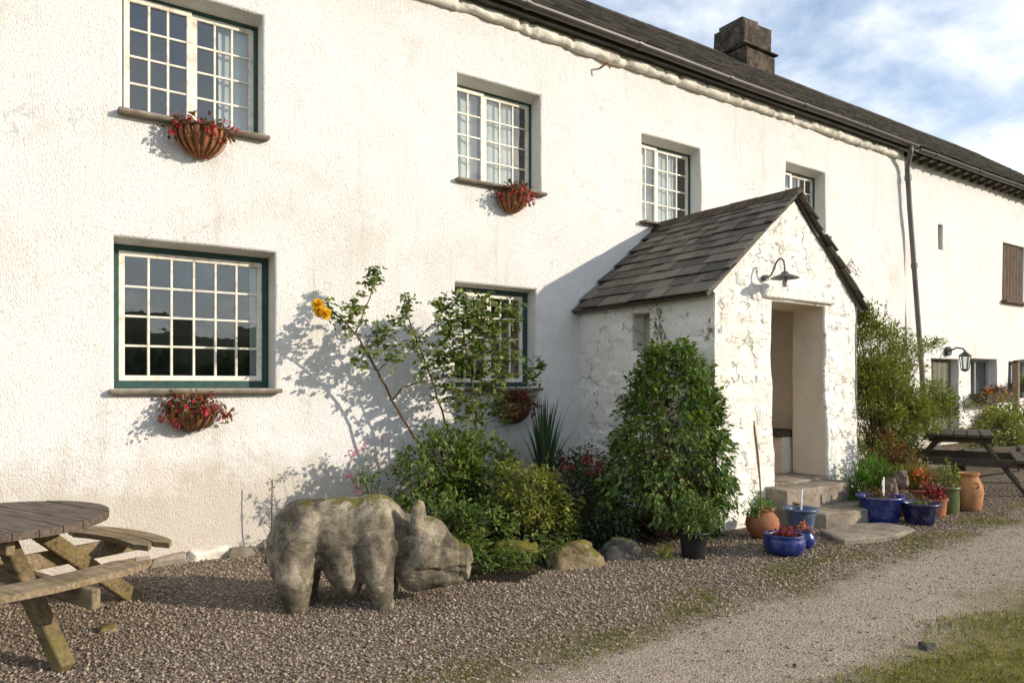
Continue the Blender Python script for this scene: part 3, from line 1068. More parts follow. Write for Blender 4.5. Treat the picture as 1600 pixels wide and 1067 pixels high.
def gutter(parent, x0, x1, dz=0.0):
    mb = MB()
    xs = np.linspace(x0, x1, int((x1 - x0) / .3))
    m = 9
    vv = []
    for x in xs:
        for k in range(m):
            a = math.pi * k / (m - 1)
            vv.append((x, -.235 - .065 * math.cos(a), 6.135 + dz + sag(x) * .8 - .065 * math.sin(a)))
        for k in range(m):
            a = math.pi * (1 - k / (m - 1))
            vv.append((x, -.235 - .056 * math.cos(a), 6.135 + dz + sag(x) * .8 - .056 * math.sin(a)))
    k2 = 2 * m
    ff = [(i * k2 + j, i * k2 + (j + 1) % k2, (i + 1) * k2 + (j + 1) % k2, (i + 1) * k2 + j) for i in range(len(xs) - 1) for j in range(k2)]
    ff += [tuple(range(k2)), tuple(range(len(xs) * k2 - 1, (len(xs) - 1) * k2 - 1, -1))]
    g = child(mb.add(vv, ff).build('gutter', M_GUT, smooth=False), parent)
    x = x0 + .6
    while x < x1:
        jm = MB()
        vv = []
        for xx in (x, x + .07):
            for k in range(11):
                a = math.pi * k / 10
                vv.append((xx, -.235 - .073 * math.cos(a), 6.137 + dz + sag(x) * .8 - .073 * math.sin(a)))
        jm.add(vv, [(k, k + 1, k + 12, k + 11) for k in range(10)])
        child(jm.build('gutter_joint', M_GUT), g)
        x += 1.83
    fb = MB().box(((x0 + x1) / 2, -.115, 6.105 + dz), (x1 - x0, .09, .11))
    child(fb.build('fascia_board', M_GUT), parent)
    return g


gutter(house, HX0, HX1 - .02)

# chimney on the ridge
p = wall_pt(1164, 120, RIDGE_Y - .45)
chx = p.x + .52
ch = MB()
ch.box((chx, RIDGE_Y, 8.45), (1.06, .92, 1.0), None, .03, .02, 1)
ch_o = child(ch.build('chimney', M_CHIM), house)
for (cx_, cz, sx, sy, sz, nm) in ((0, 8.98, 1.16, 1.02, .05, 'drip_course'), (-.02, 9.28, .98, .86, .57, 'chimney_stack'), (-.18, 9.62, .52, .66, .12, 'chimney_cap')):
    child(MB().box((chx + cx_, RIDGE_Y, cz), (sx, sy, sz), None, .03, .025, int(cz * 10)).build(nm, M_CHIM), ch_o)
child(MB().box((chx - .17, RIDGE_Y + .02, 9.71), (.26, .5, .06), None, .015, .01, 4).build('chimney_pot', M_CHIM), ch_o)

# rusty bracket stump on the fillet, iron downpipe at the far end
dp = MB()
dp.tube([(13.80, -.235, 6.09), (13.81, -.235, 5.98), (13.90, -.15, 5.84), (13.93, -.11, 5.72), (14.02, -.11, 5.0), (14.50, -.12, 1.6), (14.62, -.12, .55)], .048, 10)
dpo = child(dp.build('downpipe', M_PIPE, smooth=True), house)
for z in (5.55, 3.9, 2.2):
    xx = 13.94 + (5.72 - z) * .14
    child(MB().tube([(xx, -.11, z - .05), (xx - .01, -.11, z + .05)], .062, 10).build('pipe_collar', M_PIPE), dpo)

# wall foot: a few bare footing stones
for k in range(9):
    x = .55 + k * .30 + R.uniform(-.06, .06)
    s = child(MB().box((x, -.045 + R.uniform(-.03, .03), ground_z(x, 0) + .0), (R.uniform(.16, .4), .16, R.uniform(.06, .16)), Matrix.Rotation(R.uniform(-.16, .16), 3, 'Y'), .03, .03, k).build('footing_stone', M_FLAG if k % 3 else M_CEM, smooth=False), house)

# ------------------------------------------------------------------ barn range beyond the downpipe
barn = empty('barn_range', (19, 0, 0), 0, 'white rendered barn range joined on beyond the drainpipe, with brown shutters', 'barn')
BH = [(18.45, 19.6, 3.53, 4.85, .14, 0), (15.52, 15.70, 4.38, 4.9, .12, 0), (15.22, 16.36, .42, 2.15, .16, 0), (16.89, 18.15, 1.25, 2.18, .22, 0), (18.75, 20.0, 1.3, 2.15, .2, 0)]


def barn_fn(u, v, d, flat=False):
    x, y, z = house_fn(u, v, d, flat)
    return (x, y + .06, z)


bm2 = MB()
panel(bm2, np.arange(HX1, BX1 + .01, .15), np.arange(-.1, 6.15, .15), BH, barn_fn)
bm2.add([(BX1, .06, -.1), (BX1, 6.6, -.1), (BX1, 6.6, 6.2), (BX1, RIDGE_Y, RIDGE_Z - .1), (BX1, .06, 6.2)], [(0, 1, 2, 3, 4)])
child(bm2.build('wall', M_BARN, smooth=True), barn)
roof(barn, HX1 + .005, BX1, 5)
gutter(barn, HX1 + .02, BX1, -.03)
for k in range(30):      # rafter feet under the barn eaves
    x = HX1 + .3 + k * .36
    child(MB().box((x, -.06, 6.0), (.07, .2, .09)).build('rafter_foot', M_WDARK), barn)
x0, x1, z0, z1 = 18.45, 19.6, 3.53, 4.85
for k in range(7):
    w = (x1 - x0) / 7
    child(MB().box((x0 + w * (k + .5), .12, (z0 + z1) / 2), (w - .012, .04, z1 - z0 - .02), None, .005).build('shutter_board', M_SHUT), barn)
child(MB().box(((x0 + x1) / 2, .05, z0 - .02), (x1 - x0 + .1, .2, .06), None, .01).build('shutter_sill', M_SHUT), barn)
child(MB().box((15.61, .16, 4.64), (.2, .02, .54)).build('vent_slot_back', M_ROOM), barn)
for k in range(6):
    child(MB().box((15.22 + .19 * (k + .5), .24, 1.29), (.178, .04, 1.72), None, .006).build('door_board', wood_mat('grey green door boards', (.19, .185, .14), (.09, .085, .06), 0, (40, 40, 3)) if k == 0 else MATS['grey green door boards']), barn)
for (a, b) in ((16.89, 18.15), (18.75, 20.0)):
    fr = MB()
    for zz in (1.28, 2.15): fr.box(((a + b) / 2, .26, zz), (b - a, .06, .05), None, .005)
    for xx in (a + .03, (a + b) / 2, b - .03): fr.box((xx, .262, 1.715), (.05, .055, .82), None, .005)
    f = child(fr.build('window', simple('grey window paint', (.35, .36, .36), .5, .4, .1) if a < 17 else MATS['grey window paint'], None), barn)
    for (c, d) in ((a + .055, (a + b) / 2 - .025), ((a + b) / 2 + .025, b - .055)):
        child(MB().box(((c + d) / 2, .27, 1.715), (d - c, .004, .82)).build('pane', M_GLASS), f)
    child(MB().add([(a, .9, 1.2), (b, .9, 1.2), (b, .9, 2.2), (a, .9, 2.2)], [(0, 1, 2, 3)]).build('room_lining', M_ROOM), f)

# ------------------------------------------------------------------ porch
PX0, PX1, PY, PZE, PZR = 5.98, 8.62, -2.17, 2.66, 3.74
PXM = 7.36
FL = .51
porch = empty('porch', (7.3, -1.1, 0), 0, 'gabled whitewashed rubble stone porch with slate roof and open doorway', 'porch')


def stone_noise(a, b, s):
    return .020 * mnoise.noise((a * 1.6, b * 2.2, s)) + .009 * mnoise.noise((a * 4.2, b * 5.5, s + 3)) + .006 * mnoise.noise((a * 11, b * 12, s + 7))


def front_fn(u, v, d, flat=False):
    if flat: return (u + .02 * mnoise.noise((v * 2.5, u, 3)), PY + d, v)
    bat = -.05 * max(0, 1.6 - v)
    return (u + .016 * mnoise.noise((v * 3.1, u * .5, 9)), PY + d + bat + stone_noise(u, v, 1.0), v)


DOOR = (6.94, 7.97, FL, 2.56, .43, .03)
fm, drv = MB(), MB()
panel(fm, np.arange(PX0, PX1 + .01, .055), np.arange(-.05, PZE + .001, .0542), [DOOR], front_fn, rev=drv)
rows, nu = 24, 48
gv = []
for j in range(rows + 1):
    t = j / rows
    z = PZE + (PZR - PZE) * t - .003
    a, b = PX0 + (PXM - PX0) * t, PX1 + (PXM - PX1) * t
    for i in range(nu + 1):
        u = a + (b - a) * i / nu
        gv.append(front_fn(u, z, 0))
fm.add(gv, [(j * (nu + 1) + i, j * (nu + 1) + i + 1, (j + 1) * (nu + 1) + i + 1, (j + 1) * (nu + 1) + i) for j in range(rows) for i in range(nu)])


def side_fn(u, v, d, flat=False):          # u = -y
    if flat: return (PX0 + d, -u, v)
    bat = -.05 * max(0, 1.6 - v)
    return (PX0 + d + bat + stone_noise(u + 20, v, 2.0), -u, v)


panel(fm, np.arange(-.02, -PY + .021, .055), np.arange(-.05, PZE - .02, .055), [(.96, 1.24, 2.02, 2.46, .2, 0)], lambda u, v, d, flat=False: side_fn(u, v, d, flat))
# cores: thick walls behind the skins
core = MB()
core.box(((PX0 + .09 + DOOR[0]) / 2, -1.93, 1.3), (DOOR[0] - PX0 - .11, .40, 2.66))
core.box(((DOOR[1] + PX1) / 2 + .0, -1.93, 1.3), (PX1 - DOOR[1] - .02, .40, 2.66))
core.box((7.3, -1.93, 2.62), (2.5, .40, .10))
core.add([(PX0 + .06, y, PZE) for y in (PY + .07, -1.73)] + [(PX1 - .06, y, PZE) for y in (PY + .07, -1.73)] + [(PXM, y, PZR - .08) for y in (PY + .07, -1.73)],
         [(0, 2, 4), (1, 5, 3), (0, 4, 5, 1), (2, 3, 5, 4), (0, 1, 3, 2)])
core.box((PX0 + .28, -.52, 1.3), (.34, .86, 2.66)); core.box((PX0 + .28, -1.48, 1.3), (.34, .46, 2.66))
core.box((PX0 + .28, -1.1, 1.0), (.34, .32, 2.0)); core.box((PX0 + .32, -1.1, 2.25), (.22, .32, .6))
core.box((PX1 - .20, -1.0, 1.3), (.38, 1.98, 2.66))
pw = child(fm.build('wall', M_LIME, smooth=True), porch)
child(core.build('inner_wall', M_PLAST_SHADE), porch)
child(drv.build('door_reveal', M_PLAST_SHADE, smooth=True), porch)  # limewashed jamb, shade and bounce painted in as beige
# right outer wall skin
rs = MB()
vv = [(PX1 + .02 + .05 * max(0, 1.6 - v) + .02 * mnoise.noise((u * 3, v * 3, 4)), -u, v) for v in np.arange(-.05, PZE + .06, .11) for u in np.arange(-.02, -PY + .03, .11)]
k = len(np.arange(-.02, -PY + .03, .11)); j_ = len(np.arange(-.05, PZE + .06, .11))
rs.add(vv, [(j * k + i, j * k + i + 1, (j + 1) * k + i + 1, (j + 1) * k + i) for j in range(j_ - 1) for i in range(k - 1)])
child(rs.build('side_wall', M_LIME, smooth=True), porch)


def face_stone(o, du, dv, dn, w, h, bulge, seed, mat, parent, name='stone'):
    """one rounded rubble stone bedded in a wall face (5x5 dome)"""
    rr = random.Random(seed)
    n = 6
    vv = []
    sk = rr.uniform(-.3, .3)
    tilt_a, tilt_b = rr.uniform(-.008, .008), rr.uniform(-.008, .008)
    for j in range(n):
        for i in range(n):
            a, b = -1 + 2 * i / (n - 1), -1 + 2 * j / (n - 1)
            q = (1 - abs(a) ** 9) * (1 - abs(b) ** 9)
            corner = 1 - .10 * abs(a * b) ** 2
            p = Vector(o) + Vector(du) * (a * w / 2 * corner + sk * b * h * .3 + rr.uniform(-.02, .02)) + Vector(dv) * (b * h / 2 * corner + rr.uniform(-.010, .010))
            p += Vector(dn) * (-.024 + (.024 + bulge) * min(1, q * 2.2) + (tilt_a * a + tilt_b * b) + (rr.uniform(-.006, .006) if q > .05 else 0))
            vv.append(p)
    ff = [(j * n + i, j * n + i + 1, (j + 1) * n + i + 1, (j + 1) * n + i) for j in range(n - 1) for i in range(n - 1)]
    return child(MB().add(vv, ff).build(name, mat, smooth=True), parent)


sid = 100
z = .12
while z < PZR - .2:                        # gable stones
    hh = R.uniform(.13, .30)
    t = max(0, (z + hh - PZE) / (PZR - PZE))
    a, b = PX0 + (PXM - PX0) * t + .05, PX1 + (PXM - PX1) * t - .05
    x = a
    while x < b - .1:
        w = min(R.choice((.16, .22, .3, .38, .5, .62)) * R.uniform(.85, 1.15), b - x)
        cx, cz = x + w / 2, z + hh / 2
        clash = (x < DOOR[1] + .03 and x + w > DOOR[0] - .03 and z < DOOR[3] + .03)
        if clash and x < DOOR[0] - .13:
            w = DOOR[0] - .02 - x; cx = x + w / 2; clash = False
        elif clash:
            x = DOOR[1] + .04; continue
        if R.random() < .96:
            sid += 1
            fy = front_fn(cx, cz, 0)[1]
            face_stone((cx, fy, cz), (1, 0, 0), (0, 0, 1), (0, -1, 0), w + .004, hh + .002, R.uniform(.001, .013), sid, M_LIME, pw)
        x += w
    z += hh
z = .1
while z < PZE - .32:                       # left side stones
    hh = R.uniform(.14, .30)
    y = -.12
    while y > PY + .06:
        w = min(R.uniform(.2, .5), y - PY - .02)
        cy, cz = y - w / 2, z + hh / 2
        if not (cy - w / 2 < -.93 and cy + w / 2 > -1.27 and z < 2.5 and z + hh > 1.98) and R.random() < .95:
            sid += 1
            face_stone((side_fn(-cy, cz, 0)[0], cy, cz), (0, -1, 0), (0, 0, 1), (-1, 0, 0), w + .004, hh + .002, R.uniform(.001, .013), sid, M_LIME, pw)
        y -= w
    z += hh
child(MB().box((7.455, PY - .004, 2.665), (1.36, .10, .15), None, .02, .008, 3).build('lintel', M_LIME), porch)
child(MB().box((7.455, -1.95, FL - .02), (1.05, .56, .07), None, .012, .006, 2).build('threshold', M_FLAG), porch)
child(MB().box((7.3, -.93, FL - .32), (2.0, 1.9, .6)).build('floor', M_FLAG), porch)
bn = MB().box((8.05, -.95, FL + .23), (.5, 1.5, .46))
bench = child(bn.build('bench', M_PLAST_SHADE), porch)
child(MB().box((8.02, -.95, FL + .50), (.60, 1.52, .075), None, .012).build('bench_seat', M_WDARK), bench)
child(MB().box((PX0 + .215, -1.1, 2.24), (.01, .27, .43)).build('pane', M_GLASS), porch)

# porch roof: two slopes of individual slates
OV = .075
slope_len = math.hypot(PXM - PX0 + .16, (PZR - PZE) * (1 + .16 / (PXM - PX0)))
prf = MB()
zL = PZE - (PZR - PZE) * .15 / (PXM - PX0)
for s in (0, 1):
    ex = PX0 - .15 if s == 0 else PX1 + .15
    ez = zL if s == 0 else PZE - (PZR - PZE) * .15 / (PX1 - PXM)
    prf.add([(ex, -.0, ez + .022), (ex, PY - OV + .05, ez + .022), (PXM, PY - OV + .05, PZR + .062), (PXM, 0, PZR + .062), (ex + (.05 if s == 0 else -.05), 0, ez - .02), (ex + (.05 if s == 0 else -.05), PY - OV + .055, ez + .0), (PXM, PY - OV + .055, PZR + .03), (PXM, 0, PZR + .01)],
            [(0, 1, 2, 3), (7, 6, 5, 4), (0, 4, 5, 1), (1, 5, 6, 2)])
pr = child(prf.build('roof', M_PSLATE), porch)
SL = {}
for s in (0, 1):
    ex = PX0 - .17 if s == 0 else PX1 + .17
    ez = (zL if s == 0 else PZE - (PZR - PZE) * .15 / (PX1 - PXM)) + .015
    e, r_ = Vector((ex, 0, ez)), Vector((PXM, 0, PZR + .075))
    L = (r_ - e).length
    up = (r_ - e).normalized()
    nrm = Vector((0, 1, 0)).cross(up) if s == 0 else up.cross(Vector((0, 1, 0)))
    if nrm.z < 0: nrm = -nrm
    c, s_pos = 0, 0.0
    steps = [.21 - .007 * k for k in range(30)]
    while s_pos < L - .04:
        st = max(.115, steps[c])
        y = .0 - (0 if c % 2 else .17)
        first = True
        while y > PY - OV + .02:
            w = R.choice((.15, .19, .23, .27, .33))
            if first and c % 2 == 0: w = w * .6 + .17
            first = False
            ya, yb = min(y, -.005), max(y - w, PY - OV - .02 + R.uniform(-.015, .01))
            y -= w
            ww = ya - yb
            if ww < .05: continue
            ln = min(st * 1.6, L - s_pos + .02)
            q = MB()
            hw, th = ww / 2 - .003, .015
            jj = lambda: R.uniform(-.006, .006)
            pts = [(-hw + jj(), jj() - .004, .028), (hw + jj(), jj() - .004, .028), (hw, ln, .004), (-hw, ln, .004), (-hw, jj() - .002, .028 - th), (hw, jj() - .002, .028 - th), (hw, ln, -.008), (-hw, ln, -.008)]
            q.add(pts, [(0, 1, 2, 3), (5, 4, 7, 6), (4, 5, 1, 0), (5, 6, 2, 1), (7, 4, 0, 3), (6, 7, 3, 2)])
            o = q.build('slate', M_PSLATE)
            ydir = Vector((0, -1 if s == 0 else 1, 0))
            Mx = Matrix((ydir, up, nrm)).transposed()
            o.matrix_world = Matrix.Translation(e + up * s_pos + Vector((0, (ya + yb) / 2, 0)) + nrm * R.uniform(.004, .018)) @ Mx.to_4x4() @ Matrix.Rotation(R.uniform(-.022, .022), 4, 'Z')
            mw = o.matrix_world.copy()
            o.parent = pr
            o.matrix_parent_inverse = parent_matrix(pr).inverted()
            o.location, o.rotation_euler = mw.to_translation(), mw.to_euler()
        s_pos += st
        c += 1
y = .0
while y > PY - OV:                      # ridge stones
    w = min(.42, y - (PY - OV) + .02)
    vv = []
    for yy in (y, y - w + .008):
        for (xx, zz) in ((-.13, -.07), (0, .06), (.13, -.07), (.10, -.085), (0, .02), (-.10, -.085)):
            vv.append((PXM + xx, yy, PZR + .085 + zz + R.uniform(-.006, .006)))
    rdg = MB().add(vv, [(j, (j + 1) % 6, (j + 1) % 6 + 6, j + 6) for j in range(6)] + [(0, 5, 4, 1), (1, 4, 3, 2), (6, 7, 10, 11), (7, 8, 9, 10)])
    child(rdg.build('ridge_stone', simple('mossy ridge stone', (.085, .066, .045), .9, .1, .5, 7, 40, .006, dark=(.05, .042, .034)) if y == 0 else MATS['mossy ridge stone']), pr)
    y -= .42

# steps and flagstone
def slab(name, pts, z0, z1, mat, label, cat, seed=1, edge=.012):
    """irregular stone slab from an outline, chamfered top"""
    c = Vector((sum(p[0] for p in pts) / len(pts), sum(p[1] for p in pts) / len(pts), 0))
    ring = []
    m = len(pts)
    for i in range(m):
        a, b = Vector((*pts[i], 0)), Vector((*pts[(i + 1) % m], 0))
        for k in range(6):
            p = a.lerp(b, k / 6)
            d = (p - c).normalized()
            ring.append(p + d * .022 * mnoise.noise((p.x * 6, p.y * 6, seed)) - (d * .03 if k == 0 else d * 0))
    n = len(ring)
    vv = [(p.x, p.y, z0) for p in ring] + [(p.x, p.y, z1 - edge + .008 * mnoise.noise((p.x * 8, p.y * 8, 3))) for p in ring]
    inn = [c + (p - c) * (1 - edge * 1.6 / max(.1, (p - c).length)) for p in ring]
    vv += [(p.x, p.y, z1 + .006 * mnoise.noise((p.x * 5, p.y * 5, seed))) for p in inn]
    inn2 = [c + (p - c) * .5 for p in ring]
    vv += [(p.x, p.y, z1 + .008 * mnoise.noise((p.x * 5, p.y * 5, seed))) for p in inn2] + [(c.x, c.y, z1)]
    ff = []
    for a in range(3):
        ff += [(a * n + k, a * n + (k + 1) % n, (a + 1) * n + (k + 1) % n, (a + 1) * n + k) for k in range(n)]
    ff += [(3 * n + k, 3 * n + (k + 1) % n, 4 * n) for k in range(n)]
    o = MB().add(vv, ff).build(name, mat)
    if label: tag(o, label, cat)
    return o


slab('door_step', [(6.75, -2.0), (6.72, -2.52), (7.35, -2.58), (8.02, -2.50), (8.0, -2.0)], 0, FL - .01, M_FLAG, 'upper worn stone step filling the porch doorway', 'step', 2)
slab('door_step', [(6.80, -2.3), (6.88, -2.86), (7.6, -2.98), (8.45, -2.78), (8.5, -2.3)], 0, .29, M_FLAG, 'lower broad stone step below the porch doorway', 'step', 5)
slab('flagstone', [(6.62, -2.95), (6.42, -3.34), (6.95, -3.52), (7.55, -3.45), (7.62, -3.10), (7.2, -2.93)], .02, .165, M_FLAG, 'flat pale flagstone lying in gravel before the porch steps', 'flagstone', 8)

# gooseneck lamp on the gable
lampx, lampz = 6.80, 2.80
lp = lamp_root = empty('porch_lamp', (lampx, PY - .02, lampz), 0, 'grey-green gooseneck lamp with shallow dish shade above the porch doorway', 'lamp')
pts = [(0, .03, 0), (0, -.05, .01), (0, -.09, .03), (.01, -.12, .10), (.015, -.145, .17), (.02, -.18, .215), (.02, -.22, .215), (.02, -.25, .17), (.02, -.26, .09), (.02, -.26, .03)]
sm_pts = []
for i in range(len(pts) - 1):
    for k in range(3):
        sm_pts.append(Vector(pts[i]).lerp(Vector(pts[i + 1]), k / 3))
MB().tube(sm_pts + [pts[-1]], .011, 8).build('arm', M_LAMP, lp, True)
MB().tube([(0, .04, 0), (0, -.035, 0)], .04, 14).build('wall_plate', M_LAMP, lp)
MB().lathe([(.012, .055), (.035, .045), (.05, .02), (.09, .004), (.165, -.028), (.168, -.036), (.16, -.034), (.085, -.006), (.03, .0)], 28, (.02, -.26, 0)).build('shade', M_LAMP, lp, True)
MB().lathe([(.02, .0), (.022, -.05), (.03, -.075), (.03, -.12), (.018, -.14), (0.001, -.143)], 14, (.02, -.26, 0)).build('bulb', M_LAMPW, lp, True)


lamp_root.scale = (.88, .92, .88)

# ------------------------------------------------------------------ wall baskets
def wall_basket(x, z, r, label, leafm, flm, nl, nf, seed, straps=9):
    t = empty('wall_basket', (x, -.03, z), 0, label, 'flower basket', 'half-round baskets on the house wall')
    prof = [(r * math.cos(a), -r * 1.08 * math.sin(a)) for a in np.linspace(0.02, 1.5, 9)]
    MB().lathe([(p[0] * .96, p[1] * .97) for p in prof], 20, (0, 0, 0), math.pi, 2 * math.pi).build('liner', M_COIR, t, True)
    sm = MB().add([(r * .93 * math.cos(a), 0, -r * 1.0 * math.sin(a)) for a in np.linspace(0, math.pi, 15)], [tuple(range(15))])
    for k in range(straps):
        a = math.pi + math.pi * (k + .5) / straps
        pts = [(p[0] * 1.02 * math.cos(a), p[0] * 1.02 * math.sin(a), p[1] * 1.01) for p in prof]
        wv, wf = [], []
        tdir = Vector((-math.sin(a), math.cos(a), 0))
        for (q, pr_) in zip(pts, prof):
            hw = .5 * max(.010, .040 * pr_[0] / r)
            o_ = Vector((math.cos(a), math.sin(a), -.3)).normalized() * .007
            wv += [Vector(q) - tdir * hw, Vector(q) - tdir * hw * .6 + o_, Vector(q) + tdir * hw * .6 + o_, Vector(q) + tdir * hw]
        m = len(pts)
        wf = [(i * 4 + j, i * 4 + j + 1, (i + 1) * 4 + j + 1, (i + 1) * 4 + j) for i in range(m - 1) for j in range(3)]
        MB().add(wv, wf).build('strap', M_TERRA if straps > 7 else M_IRON, t)
    t.scale = (1, 1.2, 1)
    MB().tube([(r * 1.03 * math.cos(a), r * 1.03 * math.sin(a), 0.0) for a in np.linspace(math.pi, 2 * math.pi, 18)], .011, 6).build('rim', M_IRON, t)
    MB().add([(0, 0, -.02)] + [(r * .95 * math.cos(a), r * .95 * math.sin(a), -.02) for a in np.linspace(math.pi, 2 * math.pi, 14)], [(0, k, k + 1) for k in range(1, 14)]).build('soil', M_SOIL, t)
    cs, fs, st = [], [], MB()
    rr = random.Random(seed)
    for k in range(nl):
        a = rr.uniform(math.pi, 2 * math.pi)
        q = rr.uniform(.2, 1.35) * r
        p0 = Vector((.5 * q * math.cos(a), .5 * q * math.sin(a), 0))
        p1 = Vector((q * math.cos(a), -.03 + q * math.sin(a) * .85, rr.uniform(.0, .55) * r - (.45 * r if q > r else 0)))
        st.tube([p0, p0.lerp(p1, .6) + Vector((0, 0, .06)), p1], .0025, 4)
        cs.append(p1)
        if rr.random() < nf: fs.append(p1 + Vector((rr.uniform(-.05, .05), -.03, rr.uniform(-.05, .03))))
    st.build('stems', M_GSTEM, t, kind='stuff')
    clump_leaves('foliage', cs, 9, .065, .045, leafm, t, .55, .2)
    clump_leaves('flowers', fs, 8, .04, .032, flm, t, .6, .9)
    return t


wall_basket(1.385, 3.96, .222, 'terracotta-ribbed wall basket of red flowers under the upper left window', L_RUST, L_RED, 34, .75, 1)
wall_basket(1.31, 1.425, .22, 'wall basket overflowing with crimson flowers under the large lower left window', L_RUST, L_RED, 48, .8, 2, 7)
wall_basket(4.86, 3.885, .195, 'small ribbed wall basket of red flowers under the upper middle window', L_RUST, L_RED, 36, .85, 3)
wall_basket(4.87, 1.40, .23, 'shaded dark red wall basket under the lower middle window behind the rose', L_RUST, L_DRED, 52, .85, 4, 7)

# ------------------------------------------------------------------ round picnic table
TC, TA = Vector((-.19, -1.46)), math.radians(-66)
tb = empty('round_picnic_table', (TC.x, TC.y, ground_z(TC.x, TC.y)), TA, 'weathered round wooden picnic table with curved benches at the left edge', 'picnic table')
TR, TH = .70, .765
nb_ = 10
bw = 2 * TR / nb_
for k in range(nb_):
    a, b = -TR + k * bw + .003, -TR + (k + 1) * bw - .003
    out = []
    m = 7
    for i in range(m + 1):
        y = a + (b - a) * i / m
        out.append((math.sqrt(max(0, TR * TR - y * y)) + .004, y))
    ring = out + [(-x, y) for (x, y) in reversed(out)]
    n = len(ring)
    dzz = R.uniform(-.003, .003)
    vv = [(x, y, TH - .045 + dzz) for x, y in ring] + [(x, y, TH - .006 + dzz) for x, y in ring] + [(x * .992, a + (y - a) * .97 + (b - a) * .015, TH + dzz) for x, y in ring]
    ff = [tuple(range(n - 1, -1, -1)), tuple(range(2 * n, 3 * n))] + [(s * n + i, s * n + (i + 1) % n, (s + 1) * n + (i + 1) % n, (s + 1) * n + i) for s in range(2) for i in range(n)]
    MB().add(vv, ff).build('table_board', M_WTOP, tb)
for k in range(4):
    a = k * math.pi / 2
    Rz = Matrix.Rotation(a, 3, 'Z')
    T = lambda *p: Rz @ Vector(p)
    # splayed leg
    MB().beam(T(.22, 0, TH - .05), T(1.0, 0, .0), .105, .085, T(0, 1, 0), .008).build('leg', M_WLEG, tb)
    MB().beam(T(.05, .085, TH - .36), T(1.16, .085, TH - .36), .05, .115, (0, 0, 1), .006).build('seat_bearer', M_WSEAT, tb)
    MB().beam(T(-.56, .09 if k % 2 else -.09, TH - .105 - .002 * k), T(.56, .09 if k % 2 else -.09, TH - .105 - .002 * k), .05, .09, (0, 0, 1), .006).build('top_bearer', M_WSEAT, tb) if k < 2 else None
    # bench: two curved boards with rounded ends
    for (r0, r1) in ((.80, .92), (.93, 1.05)):
        da = math.radians(35 if r0 < .9 else 33)
        m = 14
        V0 = []
        for i in range(m + 1):
            an = -da + 2 * da * i / m
            e = abs(i / m * 2 - 1)
            pinch = .5 * (r1 - r0) * max(0, (e - .80) / .2) ** 2 * .85
            # straight inner edge, bowed outer edge
            V0.append((T((r0 + pinch) * math.cos(an) ** .5, (r0) * math.sin(an) * 1.0, 0), T((r1 - pinch) * math.cos(an) ** .55, (r1) * math.sin(an), 0)))
        vv = []
        for (zz) in (TH - .30, TH - .262):
            for p in V0: vv.append((p[0].x, p[0].y, zz))
            for p in V0: vv.append((p[1].x, p[1].y, zz))
        q = m + 1
        ff = []
        for i in range(m):
            ff.append((i, i + 1, q + i + 1, q + i)); ff.append((2 * q + i, 3 * q + i, 3 * q + i + 1, 2 * q + i + 1))
            ff.append((i, 2 * q + i, 2 * q + i + 1, i + 1)); ff.append((q + i, q + i + 1, 3 * q + i + 1, 3 * q + i))
        ff += [(0, q, 3 * q, 2 * q), (m, 2 * q + m, 3 * q + m, q + m)]
        MB().add(vv, ff).build('bench_board', M_WSEAT, tb)

# ------------------------------------------------------------------ carved stone pig
def ellipsoid(bm, c, r, rot=None, sub=3):
    M = Matrix.Translation(c) @ (rot.to_4x4() if rot else Matrix.Identity(4)) @ Matrix.Diagonal((*r, 1))
    bmesh.ops.create_icosphere(bm, subdivisions=sub, radius=1, matrix=M)


def capsule(bm, a, b, ra, rb, n=9, sy=1.0):
    a, b = Vector(a), Vector(b)
    for k in range(n):
        t = k / (n - 1)
        r = ra + (rb - ra) * t
        ellipsoid(bm, a.lerp(b, t), (r, r * sy, r), None, 2)


def push(me, fn):
    """move every vertex along its normal by fn(position)"""
    n = len(me.vertices)
    co, nm = np.empty(n * 3, np.float32), np.empty(n * 3, np.float32)
    me.vertices.foreach_get('co', co)
    me.vertex_normals.foreach_get('vector', nm)
    co, nm = co.reshape(-1, 3), nm.reshape(-1, 3)
    d = np.array([fn(Vector(c)) for c in co.tolist()], np.float32).reshape(-1, 1)
    me.vertices.foreach_set('co', np.ascontiguousarray(co + nm * d).ravel())
    me.update()


def remesh(name, bm, voxel, mat, smooth_it=6, parent=None, rough=.012, freq=9):
    me = bpy.data.meshes.new(name + '_src')
    bm.to_mesh(me); bm.free()
    o = bpy.data.objects.new(name + '_src', me)
    COL.objects.link(o)
    md = o.modifiers.new('r', 'REMESH'); md.mode = 'VOXEL'; md.voxel_size = voxel
    ms = o.modifiers.new('s', 'SMOOTH'); ms.factor = .5; ms.iterations = smooth_it
    dg = bpy.context.evaluated_depsgraph_get()
    m2 = bpy.data.meshes.new_from_object(o.evaluated_get(dg))
    bpy.data.objects.remove(o)
    bpy.data.meshes.remove(me)
    def rough_d(p):
        return rough * (mnoise.noise(p * freq * .45) + .6 * mnoise.noise(p * freq) + .3 * mnoise.noise(p * freq * 2.6))
    push(m2, rough_d)
    m2.materials.clear()
    m2.name = name
    return link(name, m2, mat, parent, True)


